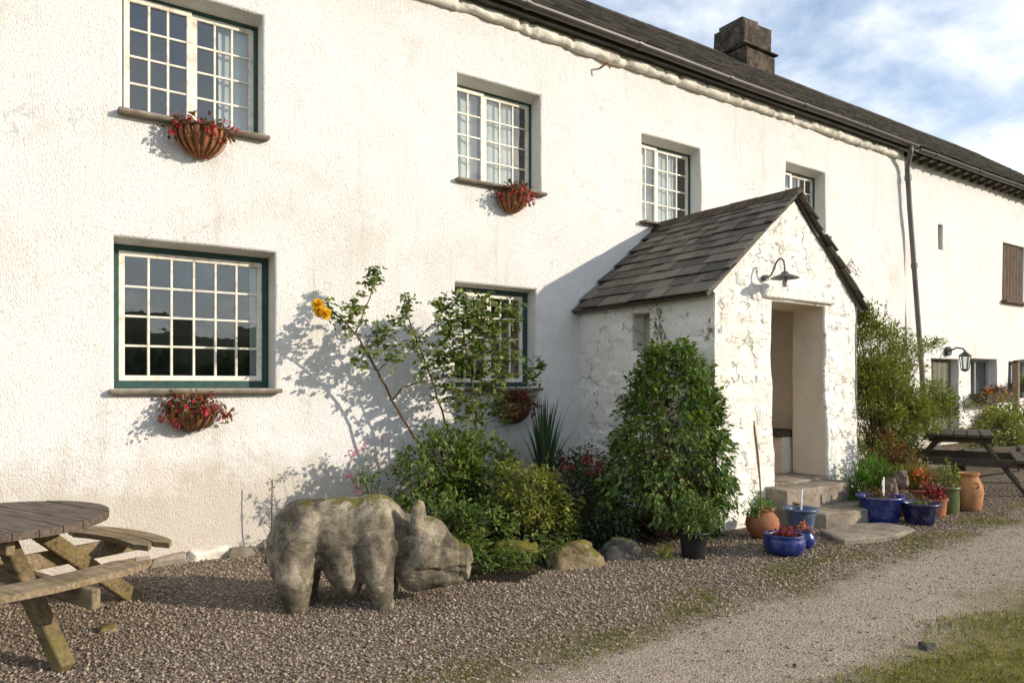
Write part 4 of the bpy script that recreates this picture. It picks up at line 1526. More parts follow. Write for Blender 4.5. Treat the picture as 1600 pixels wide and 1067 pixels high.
bm = bmesh.new()
ellipsoid(bm, (-.02, 0, .50), (.50, .26, .265))
ellipsoid(bm, (-.36, 0, .50), (.29, .27, .29))
ellipsoid(bm, (-.52, 0, .40), (.16, .2, .27))
ellipsoid(bm, (.20, 0, .53), (.29, .27, .29))
ellipsoid(bm, (-.05, 0, .70), (.42, .17, .10))
ellipsoid(bm, (-.02, -.09, .34), (.17, .19, .24))       # hanging belly
ellipsoid(bm, (.02, -.11, .24), (.135, .15, .18))
for sgn in (-1, 1):
    capsule(bm, (-.40, sgn * .15, .46), (-.42, sgn * .185, .24), .185, .155, 7, .85)
    capsule(bm, (-.42, sgn * .185, .24), (-.39, sgn * .19, -.02), .15, .09, 6)
    capsule(bm, (.22, sgn * .15, .48), (.27, sgn * .18, .22), .18, .13, 7, .85)
    capsule(bm, (.27, sgn * .18, .22), (.32, sgn * .185, -.02), .125, .085, 6)
ellipsoid(bm, (.44, 0, .46), (.18, .19, .215))            # neck
ellipsoid(bm, (.64, -.02, .43), (.22, .225, .225))         # skull
capsule(bm, (.68, -.02, .39), (.93, -.03, .31), .20, .118, 8)
capsule(bm, (.54, -.02, .25), (.90, -.03, .225), .175, .095, 8)   # jaw
ellipsoid(bm, (.99, -.03, .295), (.04, .12, .135))        # snout disc
capsule(bm, (.57, -.17, .60), (.585, -.19, .735), .066, .046, 6)  # near ear
capsule(bm, (.57, .15, .60), (.57, .18, .70), .062, .040, 6)
capsule(bm, (-.64, 0, .5), (-.69, .03, .32), .035, .022, 6)      # tail
pig = remesh('stone_pig', bm, .0145, M_STATUE, 3, None, .013, 8)
def chisel(p):                                           # chiselled mouth line, eye, nostrils, gap behind the jowl
    x, y, z = p
    d = 0.0
    if x > .62: d -= .020 * math.exp(-((z - (.262 + .05 * (x - .62) + .012 * math.sin(x * 30))) / .011) ** 2) * min(1, (x - .62) / .08)
    d -= .050 * math.exp(-((x - .455) / .045) ** 2 - ((z - .52) / .11) ** 2) * (1 if y < 0 else .2)
    d -= .022 * math.exp(-((x - .80) ** 2 + (z - .475) ** 2) / .022 ** 2)
    if x > .9: d -= .03 * (math.exp(-((y + .085) ** 2 + (z - .32) ** 2) / .022 ** 2) + math.exp(-((y - .02) ** 2 + (z - .32) ** 2) / .022 ** 2))
    d -= .012 * math.exp(-((x - .93) / .012) ** 2) * (1 if z > .2 else 0)
    f1 = mnoise.voronoi(Vector((x, y, z)) * 5.0)[0]
    d += .013 * min(.3, f1[1] - f1[0])
    if .10 < x < .16 and z < .42 or -.25 < x < -.2 and z < .42: d -= .012
    return d


push(pig.data, chisel)
pig.location = (2.03, -2.07, ground_z(2.03, -2.07))
pig.rotation_euler = (0, 0, math.radians(-30))
pig.scale = (.885, .90, .98)
tag(pig, 'large weathered carved stone pig with lichen standing on the gravel', 'statue')


# ------------------------------------------------------------------ rocks
def rock(name, loc, size, mat, label, seed, rz=0.0, cat='rock', group=None, sub=4):
    bm = bmesh.new()
    bmesh.ops.create_icosphere(bm, subdivisions=sub, radius=1)
    for v in bm.verts:
        p = v.co.copy()
        q = Vector((math.copysign(abs(p.x) ** .75, p.x), math.copysign(abs(p.y) ** .75, p.y), math.copysign(abs(p.z) ** .75, p.z)))
        d = 1 + .30 * mnoise.noise(p * 1.1 + Vector((seed, 0, 0))) - .22 * abs(mnoise.noise(p * 1.6 + Vector((seed, 5, 0)))) + .12 * mnoise.noise(p * 2.7 + Vector((0, seed, 0))) + .04 * mnoise.noise(p * 7 + Vector((0, seed, 3)))
        v.co = Vector((q.x * size[0], q.y * size[1], q.z * size[2])) * d
    me = bpy.data.meshes.new(name)
    bm.to_mesh(me); bm.free()
    o = link(name, me, mat, None, True)
    o.location = loc
    o.rotation_euler = (0, 0, rz)
    return tag(o, label, cat, group)


def gz(x, y, dz=0.0): return (x, y, ground_z(x, y) + dz)


rock('moss_rock', gz(3.62, -1.95, .06), (.25, .16, .16), M_ROCKM, 'green moss-covered rock just right of the stone pig snout', 2.1, .2)
rock('edging_rock', gz(4.03, -2.27, .05), (.25, .15, .16), M_ROCK, 'tan lichened boulder edging the flower bed', 7.3, -.5)
rock('slate_block', gz(4.50, -2.36, .04), (.18, .09, .15), M_GREYR, 'dark grey upright stone at the foot of the leafy climber', 4.4, -.5)
p = ground_pt(1448, 1012)
rock('loose_stone', (p.x, p.y, p.z + .012), (.055, .035, .025), M_GREYR, 'single grey stone lying in the grass at lower right', 9.1, -.3, sub=3)
p = ground_pt(170, 985)
rock('loose_stone', (p.x, p.y, p.z + .015), (.06, .045, .03), M_ROCK, 'small yellowish stone on gravel beside the round picnic table', 3.1, -.3, sub=3)

# soil bed against the wall
bx, by = np.arange(2.55, 6.02, .12), np.arange(-2.45, .03, .12)
vv = []
for y in by:
    for x in bx:
        edge = min(1, max(0, (x - 2.6) / .5)) * min(1, max(0, (y + 2.35 - .25 * math.sin(x * 1.7) + max(0, 3.4 - x) * -.9) / .4))
        vv.append((x, y, ground_z(x, y) - .02 + edge * (.10 + .05 * mnoise.noise((x * 4, y * 4, 0)))))
k = len(bx)
tag(MB().add(vv, [(j * k + i, j * k + i + 1, (j + 1) * k + i + 1, (j + 1) * k + i) for j in range(len(by) - 1) for i in range(k - 1)]).build('flower_bed', M_SOIL, None, True), kind='structure')


# ------------------------------------------------------------------ plants
def blob_points(n, c, r, shell=.55, zmin=None):
    d = rand_dirs(n)
    q = (shell + (1 - shell) * NR.random((n, 1))) * (1 + .22 * np.array([[mnoise.noise(Vector(k * 2.2) + Vector((c[0], c[1], 0)))] for k in d]))
    p = np.asarray(c) + d * np.asarray(r) * q
    if zmin is not None: p = p[p[:, 2] > zmin]
    return p


def stems_to(mb, base, pts, r0, seed, every=1):
    rr = random.Random(seed)
    b = Vector(base)
    for p in pts[::every]:
        p = Vector(p)
        m = b.lerp(p, .5) + Vector((rr.uniform(-.06, .06), rr.uniform(-.06, .06), .10 * (p - b).length))
        mb.tube([b + Vector((rr.uniform(-.05, .05), rr.uniform(-.05, .05), 0)), m, p], [r0, r0 * .7, r0 * .35], 5)


# climbing rose: canes traced in a loose fan in front of the wall
rose = empty('climbing_rose', (3.35, -.55, .1), 0, 'leggy climbing rose with one yellow bloom beside the lower middle window', 'rose bush')


def rp(px, py, y): return wall_pt(px, py, y)


canes = [
    ([(725, 800, -.75), (690, 740, -.60), (648, 682, -.48), (612, 624, -.40), (590, 580, -.42), (570, 545, -.48), (555, 520, -.52), (530, 495, -.58), (512, 484, -.60)], .017),
    ([(612, 624, -.40), (630, 604, -.45), (655, 598, -.5), (690, 590, -.55), (720, 575, -.6), (740, 540, -.65)], .010),
    ([(555, 520, -.52), (572, 480, -.5), (585, 445, -.5), (588, 415, -.48)], .008),
    ([(735, 800, -.75), (715, 720, -.65), (690, 640, -.6), (668, 575, -.6), (650, 530, -.6), (635, 490, -.62), (640, 462, -.6)], .013),
    ([(740, 800, -.75), (745, 700, -.75), (742, 620, -.75), (730, 560, -.72), (722, 510, -.7), (735, 470, -.7)], .013),
    ([(650, 530, -.6), (680, 505, -.62), (690, 470, -.6), (700, 455, -.6)], .007),
    ([(742, 620, -.75), (775, 590, -.72), (800, 560, -.7), (812, 510, -.68), (808, 470, -.66)], .008),
    ([(775, 590, -.72), (815, 585, -.68), (850, 572, -.62)], .006),
    ([(690, 640, -.6), (720, 650, -.7), (760, 655, -.72), (800, 640, -.7)], .007),
    ([(590, 580, -.42), (572, 570, -.46), (560, 562, -.5)], .005)]
cm = MB()
twig_pts = []
for pts, r0 in canes:
    P = [rp(*q) for q in pts]
    fine = []
    for i in range(len(P) - 1):
        for k in range(4): fine.append(P[i].lerp(P[i + 1], k / 4) + Vector((R.uniform(-.008, .008), R.uniform(-.008, .008), R.uniform(-.006, .006))))
    fine.append(P[-1])
    cm.tube(fine, [r0 * (1 - .6 * i / len(fine)) for i in range(len(fine))], 7)
    twig_pts += fine[len(fine) // 3:] if r0 > .012 else fine
child(cm.build('canes', M_STEM, None, True), rose)
spots = [(520, 490, -.55, 12, .10), (548, 505, -.52, 16, .12), (560, 480, -.5, 14, .11), (580, 440, -.5, 14, .08), (588, 425, -.5, 6, .05), (600, 520, -.55, 16, .12), (568, 560, -.5, 9, .09), (618, 565, -.55, 8, .10), (595, 535, -.5, 14, .11),
         (640, 475, -.6, 12, .09), (630, 500, -.6, 12, .11), (650, 535, -.6, 14, .12), (690, 480, -.6, 10, .10), (700, 520, -.65, 22, .15), (720, 560, -.65, 26, .17), (735, 500, -.7, 26, .15), (745, 540, -.7, 28, .17),
         (770, 510, -.7, 24, .15), (800, 490, -.66, 16, .12), (790, 560, -.7, 20, .15), (760, 600, -.72, 24, .16), (700, 610, -.62, 14, .14), (660, 580, -.6, 9, .10), (830, 590, -.65, 8, .10), (845, 570, -.62, 6, .07), (735, 640, -.75, 20, .15), (690, 560, -.6, 18, .14),
         (725, 470, -.68, 14, .12), (780, 640, -.7, 14, .12), (760, 475, -.68, 10, .10)]
P, D_, T_ = [], [], []
tw = MB()
for (px, py, y, cnt, rad) in spots:
    c = rp(px, py, y)
    near = min(twig_pts, key=lambda q: (q - c).length)
    for k in range(max(2, cnt // 5)):
        e = c + Vector(rand_dirs(1)[0]) * rad * .9
        tw.tube([near, near.lerp(e, .5) + Vector((0, 0, .03)), e], [.004, .003, .0015], 4)
    for k in range(int(cnt * (3.5 if px > 680 else 1.9))):
        q = c + Vector(rand_dirs(1)[0]) * rad * 1.6 * R.random() ** .65
        d = Vector(rand_dirs(1)[0]) + Vector((0, -.2, -.35))
        d.normalize()
        side = d.cross(Vector((0, 0, 1))).normalized()
        tt = R.random()
        for (o_, dd) in ((0, d), (-.02, (d * .35 + side).normalized()), (-.02, (d * .35 - side).normalized())):   # three leaflets
            P.append(q + d * o_); D_.append(dd); T_.append(min(1, max(0, tt + R.uniform(-.15, .15))))
Pn = np.array([tuple(p) for p in P]); Dn = np.array([tuple(p) for p in D_])
nrm_ = rand_dirs(len(Pn)) * .7 + np.array([[.3, -.6, .8]])
child(link('foliage', leaf_mesh('foliage', Pn, Dn, nrm_, NR.uniform(.034, .072, len(Pn)), .70, tint=np.array(T_)), L_ROSE, kind='stuff'), rose)
child(tw.build('twigs', M_GSTEM, kind='stuff'), rose)


def bloom(name, c, r, mat, parent, n=26, face=(0, -.6, .5)):
    f = Vector(face).normalized()
    pos, dr, nm = [], [], []
    for k in range(n):
        a = k * 2.4
        t = k / n
        s = f.orthogonal().normalized()
        rad = (s * math.cos(a) + f.cross(s) * math.sin(a))
        pos.append(Vector(c) + rad * r * .12 * t)
        dr.append(rad * (.25 + 1.0 * t) + f * (1.0 - .85 * t))
        nm.append(f * .6 - rad * .6)
    A = lambda q: np.array([tuple(v) for v in q])
    return child(link(name, leaf_mesh(name, A(pos), A(dr), A(nm), r * NR.uniform(.8, 1.1, n), .95, .3, .1), mat), parent)


bloom('bloom', rp(497, 476, -.62), .060, L_YEL, rose, 34, (-.3, -.7, .4))
bloom('bloom', rp(508, 490, -.64), .060, L_YEL, rose, 34, (.1, -.8, .1))
bloom('bloom', rp(500, 486, -.60), .060, L_YEL, rose, 30, (-.5, -.5, -.2))


def shrub(name, label, cat, base, blobs, per, leaf, mat, crad, width=.5, stem=.012, seed=1, group=None, droop=.3, shell=.5, stem_every=3, stemmat=None, curl=.15):
    """blobs: list of (centre, radii, number of clumps)"""
    t = empty(name, base, 0, label, cat, group)
    pts = np.concatenate([blob_points(n, c, r, shell, base[2] + .02) for (c, r, n) in blobs], 0)
    sm = MB()
    stems_to(sm, base, pts, stem, seed, stem_every)
    child(sm.build('stems', stemmat or M_STEM, None, kind='stuff'), t)
    ctr = (base[0], base[1], base[2] + (pts[:, 2].mean() - base[2]) * .6)
    rr = random.Random(seed + 50)                       # stray shoots standing clear of the mass
    sh, ends = MB(), []
    for k in range(max(8, len(pts) // 9)):
        p0 = Vector(pts[rr.randrange(len(pts))])
        dv_ = (p0 - Vector(ctr)).normalized() + Vector((rr.uniform(-.4, .4), rr.uniform(-.4, .4), rr.uniform(.1, .8)))
        p1 = p0 + dv_.normalized() * rr.uniform(.12, .34)
        mid = p0.lerp(p1, .5) + Vector((0, 0, .03))
        sh.tube([p0, mid, p1], [.004, .003, .0015], 4)
        ends += [tuple(mid), tuple(p1), tuple(mid.lerp(p1, .5))]
    child(sh.build('shoots', stemmat or M_STEM, None, kind='stuff'), t)
    child(clump_leaves('shoot_leaves', ends, 5, .045, leaf * .85, mat, None, width, droop, curl=curl), t)
    child(clump_leaves('foliage', pts, per, crad, leaf, mat, None, width, droop, out_from=ctr, curl=curl), t)
    return t


bz = .1
shrub('leafy_shrub', 'bushy mid-green shrub spreading at the foot of the climbing rose', 'shrub', (3.55, -.95, bz),
      [((3.45, -.95, .85), (.46, .35, .34), 95), ((3.85, -1.0, .70), (.42, .38, .42), 95), ((3.2, -1.1, .5), (.30, .3, .25), 25), ((3.6, -1.0, .35), (.6, .4, .3), 50)], 30, .055, L_BUSH, .085, .5, .009, 3)
shrub('yellow_shrub', 'low yellow-green shrub at the front of the flower bed', 'shrub', (4.15, -1.65, bz),
      [((4.12, -1.60, .52), (.34, .30, .32), 70), ((4.3, -1.72, .33), (.22, .22, .25), 30), ((3.95, -1.5, .6), (.3, .25, .3), 40)], 30, .045, L_LIME, .075, .45, .007, 4)
shrub('fern_shrub', 'dark ferny undergrowth behind the stone pig head', 'shrub', (3.15, -1.5, .03),
      [((3.22, -1.55, .30), (.42, .25, .30), 60), ((3.6, -1.6, .30), (.35, .25, .28), 50), ((3.3, -1.85, .12), (.3, .2, .12), 30), ((3.38, -2.08, .10), (.3, .12, .10), 30), ((3.85, -2.0, .15), (.25, .2, .16), 24)], 26, .05, L_BUSH, .085, .4, .006, 6)
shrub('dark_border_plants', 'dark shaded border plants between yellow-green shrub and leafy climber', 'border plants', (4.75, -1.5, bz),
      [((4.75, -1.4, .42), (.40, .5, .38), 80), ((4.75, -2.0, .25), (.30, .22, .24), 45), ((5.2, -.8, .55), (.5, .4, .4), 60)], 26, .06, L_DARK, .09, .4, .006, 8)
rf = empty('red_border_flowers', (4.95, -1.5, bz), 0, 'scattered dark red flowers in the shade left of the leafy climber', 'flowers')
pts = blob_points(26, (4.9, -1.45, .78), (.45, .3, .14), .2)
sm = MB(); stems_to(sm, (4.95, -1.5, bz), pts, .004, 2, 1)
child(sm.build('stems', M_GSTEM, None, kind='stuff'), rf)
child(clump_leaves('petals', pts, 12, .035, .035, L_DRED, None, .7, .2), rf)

val = empty('pink_valerian', (2.72, -.75, .02), 0, 'thin pink-flowered valerian stems against the wall above the stone pig', 'flowers')
pk = [rp(555, 705, -.6), rp(568, 695, -.6), rp(552, 750, -.7), rp(556, 765, -.7), rp(600, 685, -.5), rp(548, 712, -.65), rp(545, 742, -.65)]
lf = [rp(R.uniform(555, 660), R.uniform(725, 785), R.uniform(-.9, -.55)) for k in range(46)]
sm = MB(); stems_to(sm, (2.85, -.75, .02), pk + lf[::2], .004, 5, 1)
child(sm.build('stems', M_GSTEM, None, kind='stuff'), val)
child(clump_leaves('petals', [tuple(p) for p in pk], 34, .042, .022, L_PINK, None, .7, .1), val)
child(clump_leaves('foliage', [tuple(p) for p in lf], 9, .05, .042, L_BUSH, None, .4, .2), val)


def sword_plant(name, base, n, h, spread, mat, label, cat='plant', wid=.028, seed=1):
    t = empty(name, base, 0, label, cat)
    rr = random.Random(seed)
    for k in range(n):
        a = rr.uniform(0, 6.283); s = rr.uniform(.1, 1) * spread; H = h * rr.uniform(.55, 1)
        w = wid * rr.uniform(.7, 1.2)
        side = Vector((-math.sin(a), math.cos(a), 0))
        vv = []
        m = 7
        for i in range(m + 1):
            q = i / m
            c = Vector((math.cos(a) * s * q ** 1.8, math.sin(a) * s * q ** 1.8, H * (q - .12 * s / spread * q ** 3)))
            hw = w * (1 - q ** 2.5) * (.6 + .4 * min(1, q * 4)) + .001
            nrm = Vector((math.cos(a), math.sin(a), 0)) * hw * .4
            vv += [c - side * hw + nrm, c, c + side * hw + nrm]
        ff = [(i * 3 + j, i * 3 + j + 1, (i + 1) * 3 + j + 1, (i + 1) * 3 + j) for i in range(m) for j in range(2)]
        me = MB().add(vv, ff).mesh('blade')
        at = me.attributes.new('tint', 'FLOAT', 'POINT')
        at.data.foreach_set('value', [rr.random()] * len(me.vertices))
        link('blade', me, mat, t, True)
    return t


sword_plant('sword_leaf_plant', (4.98, -.55, .12), 46, 1.55, .42, L_BLADE, 'tall clump of dark sword-shaped leaves against the shaded wall', 'plant', .02, 3)

# leafy climber in front of the porch corner: a tall cone of small glossy leaves
cl = empty('leafy_climber', (5.38, -2.02, .06), 0, 'dense dark green cone-shaped leafy climber against the left porch wall', 'climber')
cp = []
for k in range(600):
    t = NR.random() ** 1.15
    z = .30 + 1.72 * t
    rmax = .70 * (max(.02, 1 - (z - .55) / 1.52) ** .42 if z > .55 else 1 - ((.55 - z) / .8) ** 2)
    a = NR.random() * 6.283
    q = rmax * (.55 + .5 * NR.random() ** .5) * (1 + .22 * mnoise.noise((math.cos(a) * 2, math.sin(a) * 2, z * 2.2)))
    cp.append((5.47 + .02 * (z - 1) + q * math.cos(a) * .95, -2.02 + q * math.sin(a) * .9, z))
cp = np.array(cp)
sm = MB(); stems_to(sm, (5.38, -2.02, .06), cp, .012, 4, 9)
child(sm.build('stems', M_STEM, None, kind='stuff'), cl)
child(clump_leaves('foliage', cp, 22, .085, .058, L_CONE, None, .55, .55, out_from=(5.38, -2.02, .9)), cl)
tend = [side_fn(-y, z, 0) for (y, z) in ((-1.35, 2.1), (-1.38, 2.25), (-1.42, 2.4), (-1.4, 2.5), (-1.46, 2.2), (-1.3, 2.0), (-1.5, 2.05), (-1.36, 2.33))]
tend = [(p[0] - .05, p[1], p[2]) for p in tend]
sm = MB(); stems_to(sm, (5.7, -1.75, 1.7), tend, .005, 4, 1)
child(sm.build('tendrils', M_STEM, None, kind='stuff'), cl)
child(clump_leaves('tip_foliage', tend, 12, .07, .045, L_CONE, None, .5, .4), cl)


def pot(name, loc, prof, mat, label, cat='plant pot', soil_z=None, n=36, rz=0.0, group=None):
    t = empty(name, loc, rz, label, cat, group)
    MB().lathe(prof, n, (0, 0, 0), wob=.012, seed=loc[0] * 7).build('body', mat, t, True)
    rmax = max(p[0] for p in prof)
    if soil_z:
        rs_ = soil_z[0]
        vv = [(0, 0, soil_z[1] + .01)] + [(rs_ * math.cos(a), rs_ * math.sin(a), soil_z[1] + .008 * mnoise.noise((a * 3, 0, 0))) for a in np.linspace(0, 2 * math.pi, 24, endpoint=False)]
        MB().add(vv, [(0, k + 1, (k + 1) % 24 + 1) for k in range(24)]).build('soil', M_SOIL, t)
    return t


def tub(r, h, base=.8, lip=.02):
    return [(.001, 0), (r * base, 0), (r * (base + .03), .01), (r * (base + .1), h * .4), (r * .97, h * .85), (r, h * .88), (r + lip, h * .92), (r + lip, h), (r - .015, h), (r - .025, h * .85), (r * .8, h * .7)]


def belly_pot(r, h, neck=.62, foot=.6):
    return [(.001, 0), (r * foot, 0), (r * (foot + .12), h * .06), (r * .92, h * .28), (r, h * .48), (r * .93, h * .68), (r * neck, h * .88), (r * neck, h * .93), (r * (neck + .1), h * .97), (r * (neck + .1), h), (r * (neck - .06), h), (r * (neck - .08), h * .85), (r * .6, h * .75)]


def pot_plant(t, blobs, per, leaf, mat, crad, width=.5, seed=1, droop=.2):
    pts = np.concatenate([blob_points(n, c, r, .3) for (c, r, n) in blobs], 0)
    sm = MB(); stems_to(sm, (0, 0, .1), pts, .004, seed, 2)
    sm.build('stems', M_GSTEM, t, kind='stuff')
    clump_leaves('foliage', pts, per, crad, leaf, mat, t, width, droop)
    return t


# black pot with a small fir-like plant in front of the climber
t = pot('plant_pot', gz(5.05, -2.72), tub(.135, .24, .75, .012), M_BLACKP, 'black plastic pot holding feathery plant at the foot of the climber', soil_z=(.12, .2))
pot_plant(t, [((.02, -.0, .40), (.22, .2, .2), 60), ((.15, -.05, .34), (.2, .15, .13), 30)], 26, .05, L_CONE, .07, .22, 3)
t = empty('seedling_plant', gz(4.78, -2.66), 0, 'small pale grassy plant left of the black plastic pot', 'plant')
clump_leaves('foliage', [(.0, 0, .05), (.05, .02, .08), (-.05, .0, .06)], 22, .05, .08, L_LIME, t, .16, -.4)

# group of pots left of the doorway
t = pot('terracotta_jar', gz(6.12, -2.66), belly_pot(.165, .29, .62, .55), M_TERRA, 'round glossy terracotta jar with tall cane left of the porch doorway', soil_z=(.09, .25))
MB().tube([(0, 0, .22), (-.02, .03, .8), (-.05, .06, 1.16)], [.010, .009, .008], 6).build('cane', M_CANE, t)
MB().tube([(.03, 0, .22), (.0, .05, .7), (-.055, .062, 1.12)], [.007, .006, .005], 6).build('cane', M_CANE, t)
pot_plant(t, [((-.12, 0, .32), (.14, .12, .1), 16), ((.05, .05, .36), (.08, .08, .12), 8)], 12, .045, L_HERB, .06, .4, 5)
t = pot('plant_pot', gz(6.52, -2.82, 0), tub(.155, .27, .72, .018), M_BLGR, 'tapered slate-blue glazed pot with white stake beside the terracotta jar', soil_z=(.14, .23))
MB().tube([(.0, 0, .2), (.02, 0, .45)], [.013, .012], 8).build('stake', M_WHITE, t)
pot_plant(t, [((0, 0, .27), (.1, .1, .03), 8)], 7, .035, L_RUST, .04, .4, 6)
t = pot('low_bowl', gz(5.75, -3.17), [(.001, 0), (.13, 0), (.165, .03), (.185, .09), (.182, .14), (.17, .165), (.178, .175), (.175, .185), (.158, .183), (.15, .16), (.14, .14)], M_BLUE, 'wide low cobalt blue glazed bowl in front of the terracotta jar', soil_z=(.155, .16))
pot_plant(t, [((0, 0, .20), (.13, .12, .03), 16)], 9, .035, L_DRED, .04, .5, 7)
t = pot('small_jar', gz(6.08, -3.16), belly_pot(.095, .165, .7, .6), M_BLUE, 'small round cobalt blue jar beside the wide low blue bowl', soil_z=(.06, .15))
pot_plant(t, [((0, 0, .19), (.07, .07, .03), 8)], 8, .03, L_ORA, .035, .5, 8)
# pots right of the doorway
t = pot('plant_pot', gz(7.72, -2.98), tub(.225, .285, .78, .02), M_BLUE, 'large cobalt blue glazed tub with seedlings right of the porch steps', soil_z=(.2, .25))
pot_plant(t, [((0, 0, .30), (.17, .17, .05), 24)], 9, .04, L_RUST, .05, .4, 9)
MB().box((-.02, -.05, .39), (.045, .006, .2), Matrix.Rotation(.3, 3, 'Z')).build('plant_label', M_WHITE, t)
MB().box((.10, .02, .37), (.03, .006, .14), Matrix.Rotation(-.3, 3, 'Z')).build('plant_label', M_WHITE, t)
t = pot('plant_pot', gz(7.92, -3.30), tub(.185, .225, .74, .018), M_NAVY, 'dark navy glazed pot in front of the cobalt blue tub', soil_z=(.165, .19))
pot_plant(t, [((0, 0, .23), (.12, .12, .03), 10)], 8, .035, L_FINE, .04, .4, 10)
MB().tube([(.05, 0, .19), (.05, 0, .30)], .012, 6).build('stake', M_WDARK, t)
t = pot('plant_pot', gz(8.72, -3.22), tub(.115, .30, .9, .008), M_OLIVE, 'tall olive green glazed pot left of the terracotta urn', soil_z=(.1, .26))
pot_plant(t, [((0, 0, .42), (.14, .14, .14), 20)], 12, .055, L_FINE, .07, .3, 11)
t = pot('terracotta_urn', gz(9.02, -3.30), belly_pot(.155, .43, .66, .72), M_TERRA2, 'tall honey-coloured terracotta urn with lug handle by the far picnic table', soil_z=(.08, .38))
MB().tube([(-.10, -.115, .33), (-.12, -.15, .33), (-.10, -.155, .30), (-.09, -.13, .27)], .012, 6).build('handle', M_TERRA2, t, True)
t = pot('plant_pot', gz(8.55, -2.95), tub(.15, .26, .78, .015), M_TERRA, 'terracotta pot of orange flowers behind the olive green pot', soil_z=(.13, .22))
pot_plant(t, [((0, 0, .42), (.26, .2, .16), 46)], 14, .05, L_FINE, .075, .35, 12)
clump_leaves('flowers', blob_points(30, (-.03, -.08, .42), (.22, .16, .12), .3), 12, .04, .035, L_ORA, t, .7, .2)
t = pot('plant_pot', gz(8.42, -3.22), tub(.12, .2, .8, .01), M_TERRA, 'small pot of dark red leaves between navy and olive pots', soil_z=(.1, .17))
pot_plant(t, [((0, 0, .25), (.14, .13, .12), 30)], 12, .04, L_DRED, .06, .5, 13)
rock('round_cobble', gz(8.02, -2.93, .26), (.10, .09, .20), M_PINKR, 'tall brown cobble standing behind the blue tub', 1.2, .2)
rock('round_cobble', gz(8.22, -2.98, .12), (.12, .10, .15), M_PINKR, 'rounded brown cobble behind the navy pot, below another', 5.2, .5)
rock('round_cobble', gz(8.26, -2.92, .40), (.085, .08, .10), M_PINKR, 'small pinkish cobble balanced on top of another behind the navy pot', 6.2, .5)
shrub('herb_clump', 'bright green herb clump at the right foot of the porch', 'herb', gz(8.25, -2.55),
      [((8.2, -2.62, .50), (.26, .2, .26), 60), ((8.05, -2.62, .40), (.18, .16, .2), 25)], 22, .07, L_HERB, .08, .18, .005, 21, droop=-.2, stemmat=M_GSTEM)
t = empty('watering_can', gz(8.12, -2.40), 0, 'dull galvanised can at the right foot of the porch wall', 'can')
MB().lathe([(.001, 0), (.085, 0), (.09, .01), (.085, .24), (.09, .25), (.08, .25), (.078, .05)], 20).build('body', M_METAL, t, True)
MB().tube([(-.085, 0, .20), (-.15, 0, .24), (-.17, 0, .14), (-.088, 0, .05)], .009, 6).build('handle', M_METAL, t, True)

# airy tall shrub right of the porch
shrub('airy_shrub', 'tall airy light green shrub to the right of the porch', 'shrub', gz(9.35, -2.1),
      [((9.45, -2.15, 1.42), (.75, .45, .55), 170), ((9.1, -2.05, 1.85), (.42, .35, .38), 60), ((10.1, -2.2, 1.25), (.8, .4, .42), 130), ((9.4, -2.15, .85), (.6, .4, .4), 70),
       ((9.0, -2.05, 2.3), (.26, .25, .22), 20), ((10.1, -2.05, 2.1), (.6, .2, .10), 22), ((8.85, -2.1, 1.5), (.28, .25, .5), 34), ((8.8, -2.1, 2.5), (.14, .14, .14), 7), ((10.75, -2.2, 1.35), (.4, .3, .28), 40), ((9.7, -2.1, 1.85), (.5, .3, .25), 40), ((8.98, -2.12, 2.5), (.24, .2, .25), 22), ((9.6, -2.1, 2.3), (.5, .22, .14), 20), ((10.6, -2.1, 2.2), (.45, .15, .06), 8)],
      58, .042, L_FINE, .105, .42, .008, 23, droop=.1, shell=.3, stem_every=4)
shrub('bronze_shrub', 'bronze-leaved low plant beneath the airy shrub', 'shrub', gz(8.75, -2.55),
      [((8.72, -2.55, .75), (.26, .2, .26), 36), ((8.95, -2.6, .55), (.3, .25, .22), 36)], 20, .05, L_RUST, .08, .45, .006, 25)

# ------------------------------------------------------------------ far picnic table, by the barn
ft = empty('picnic_table', gz(10.62, -2.5), math.radians(24), 'dark timber A-frame picnic table beyond the potted plants', 'picnic table')
for k in range(5):
    MB().box((0, -.30 + .15 * k, .74), (1.45, .138, .04), None, .006).build('table_board', M_WDARK, ft)
for s in (-1, 1):
    for k in range(2):
        MB().box((0, s * (.66 + .14 * k), .44), (1.45, .132, .04), None, .006).build('bench_board', M_WDARK, ft)
    MB().beam((s * .6, -.82, .40), (s * .6, .82, .40), .05, .1).build('seat_bearer', M_WDARK, ft)
    MB().beam((s * .6, -.35, .69), (s * .6, .35, .69), .05, .08).build('top_bearer', M_WDARK, ft)
    for q in (-1, 1):
        MB().beam((s * .6 + .052, q * .22, .70), (s * .6 + .052, q * .72, 0), .05, .1, (1, 0, 0)).build('leg', M_WDARK, ft)

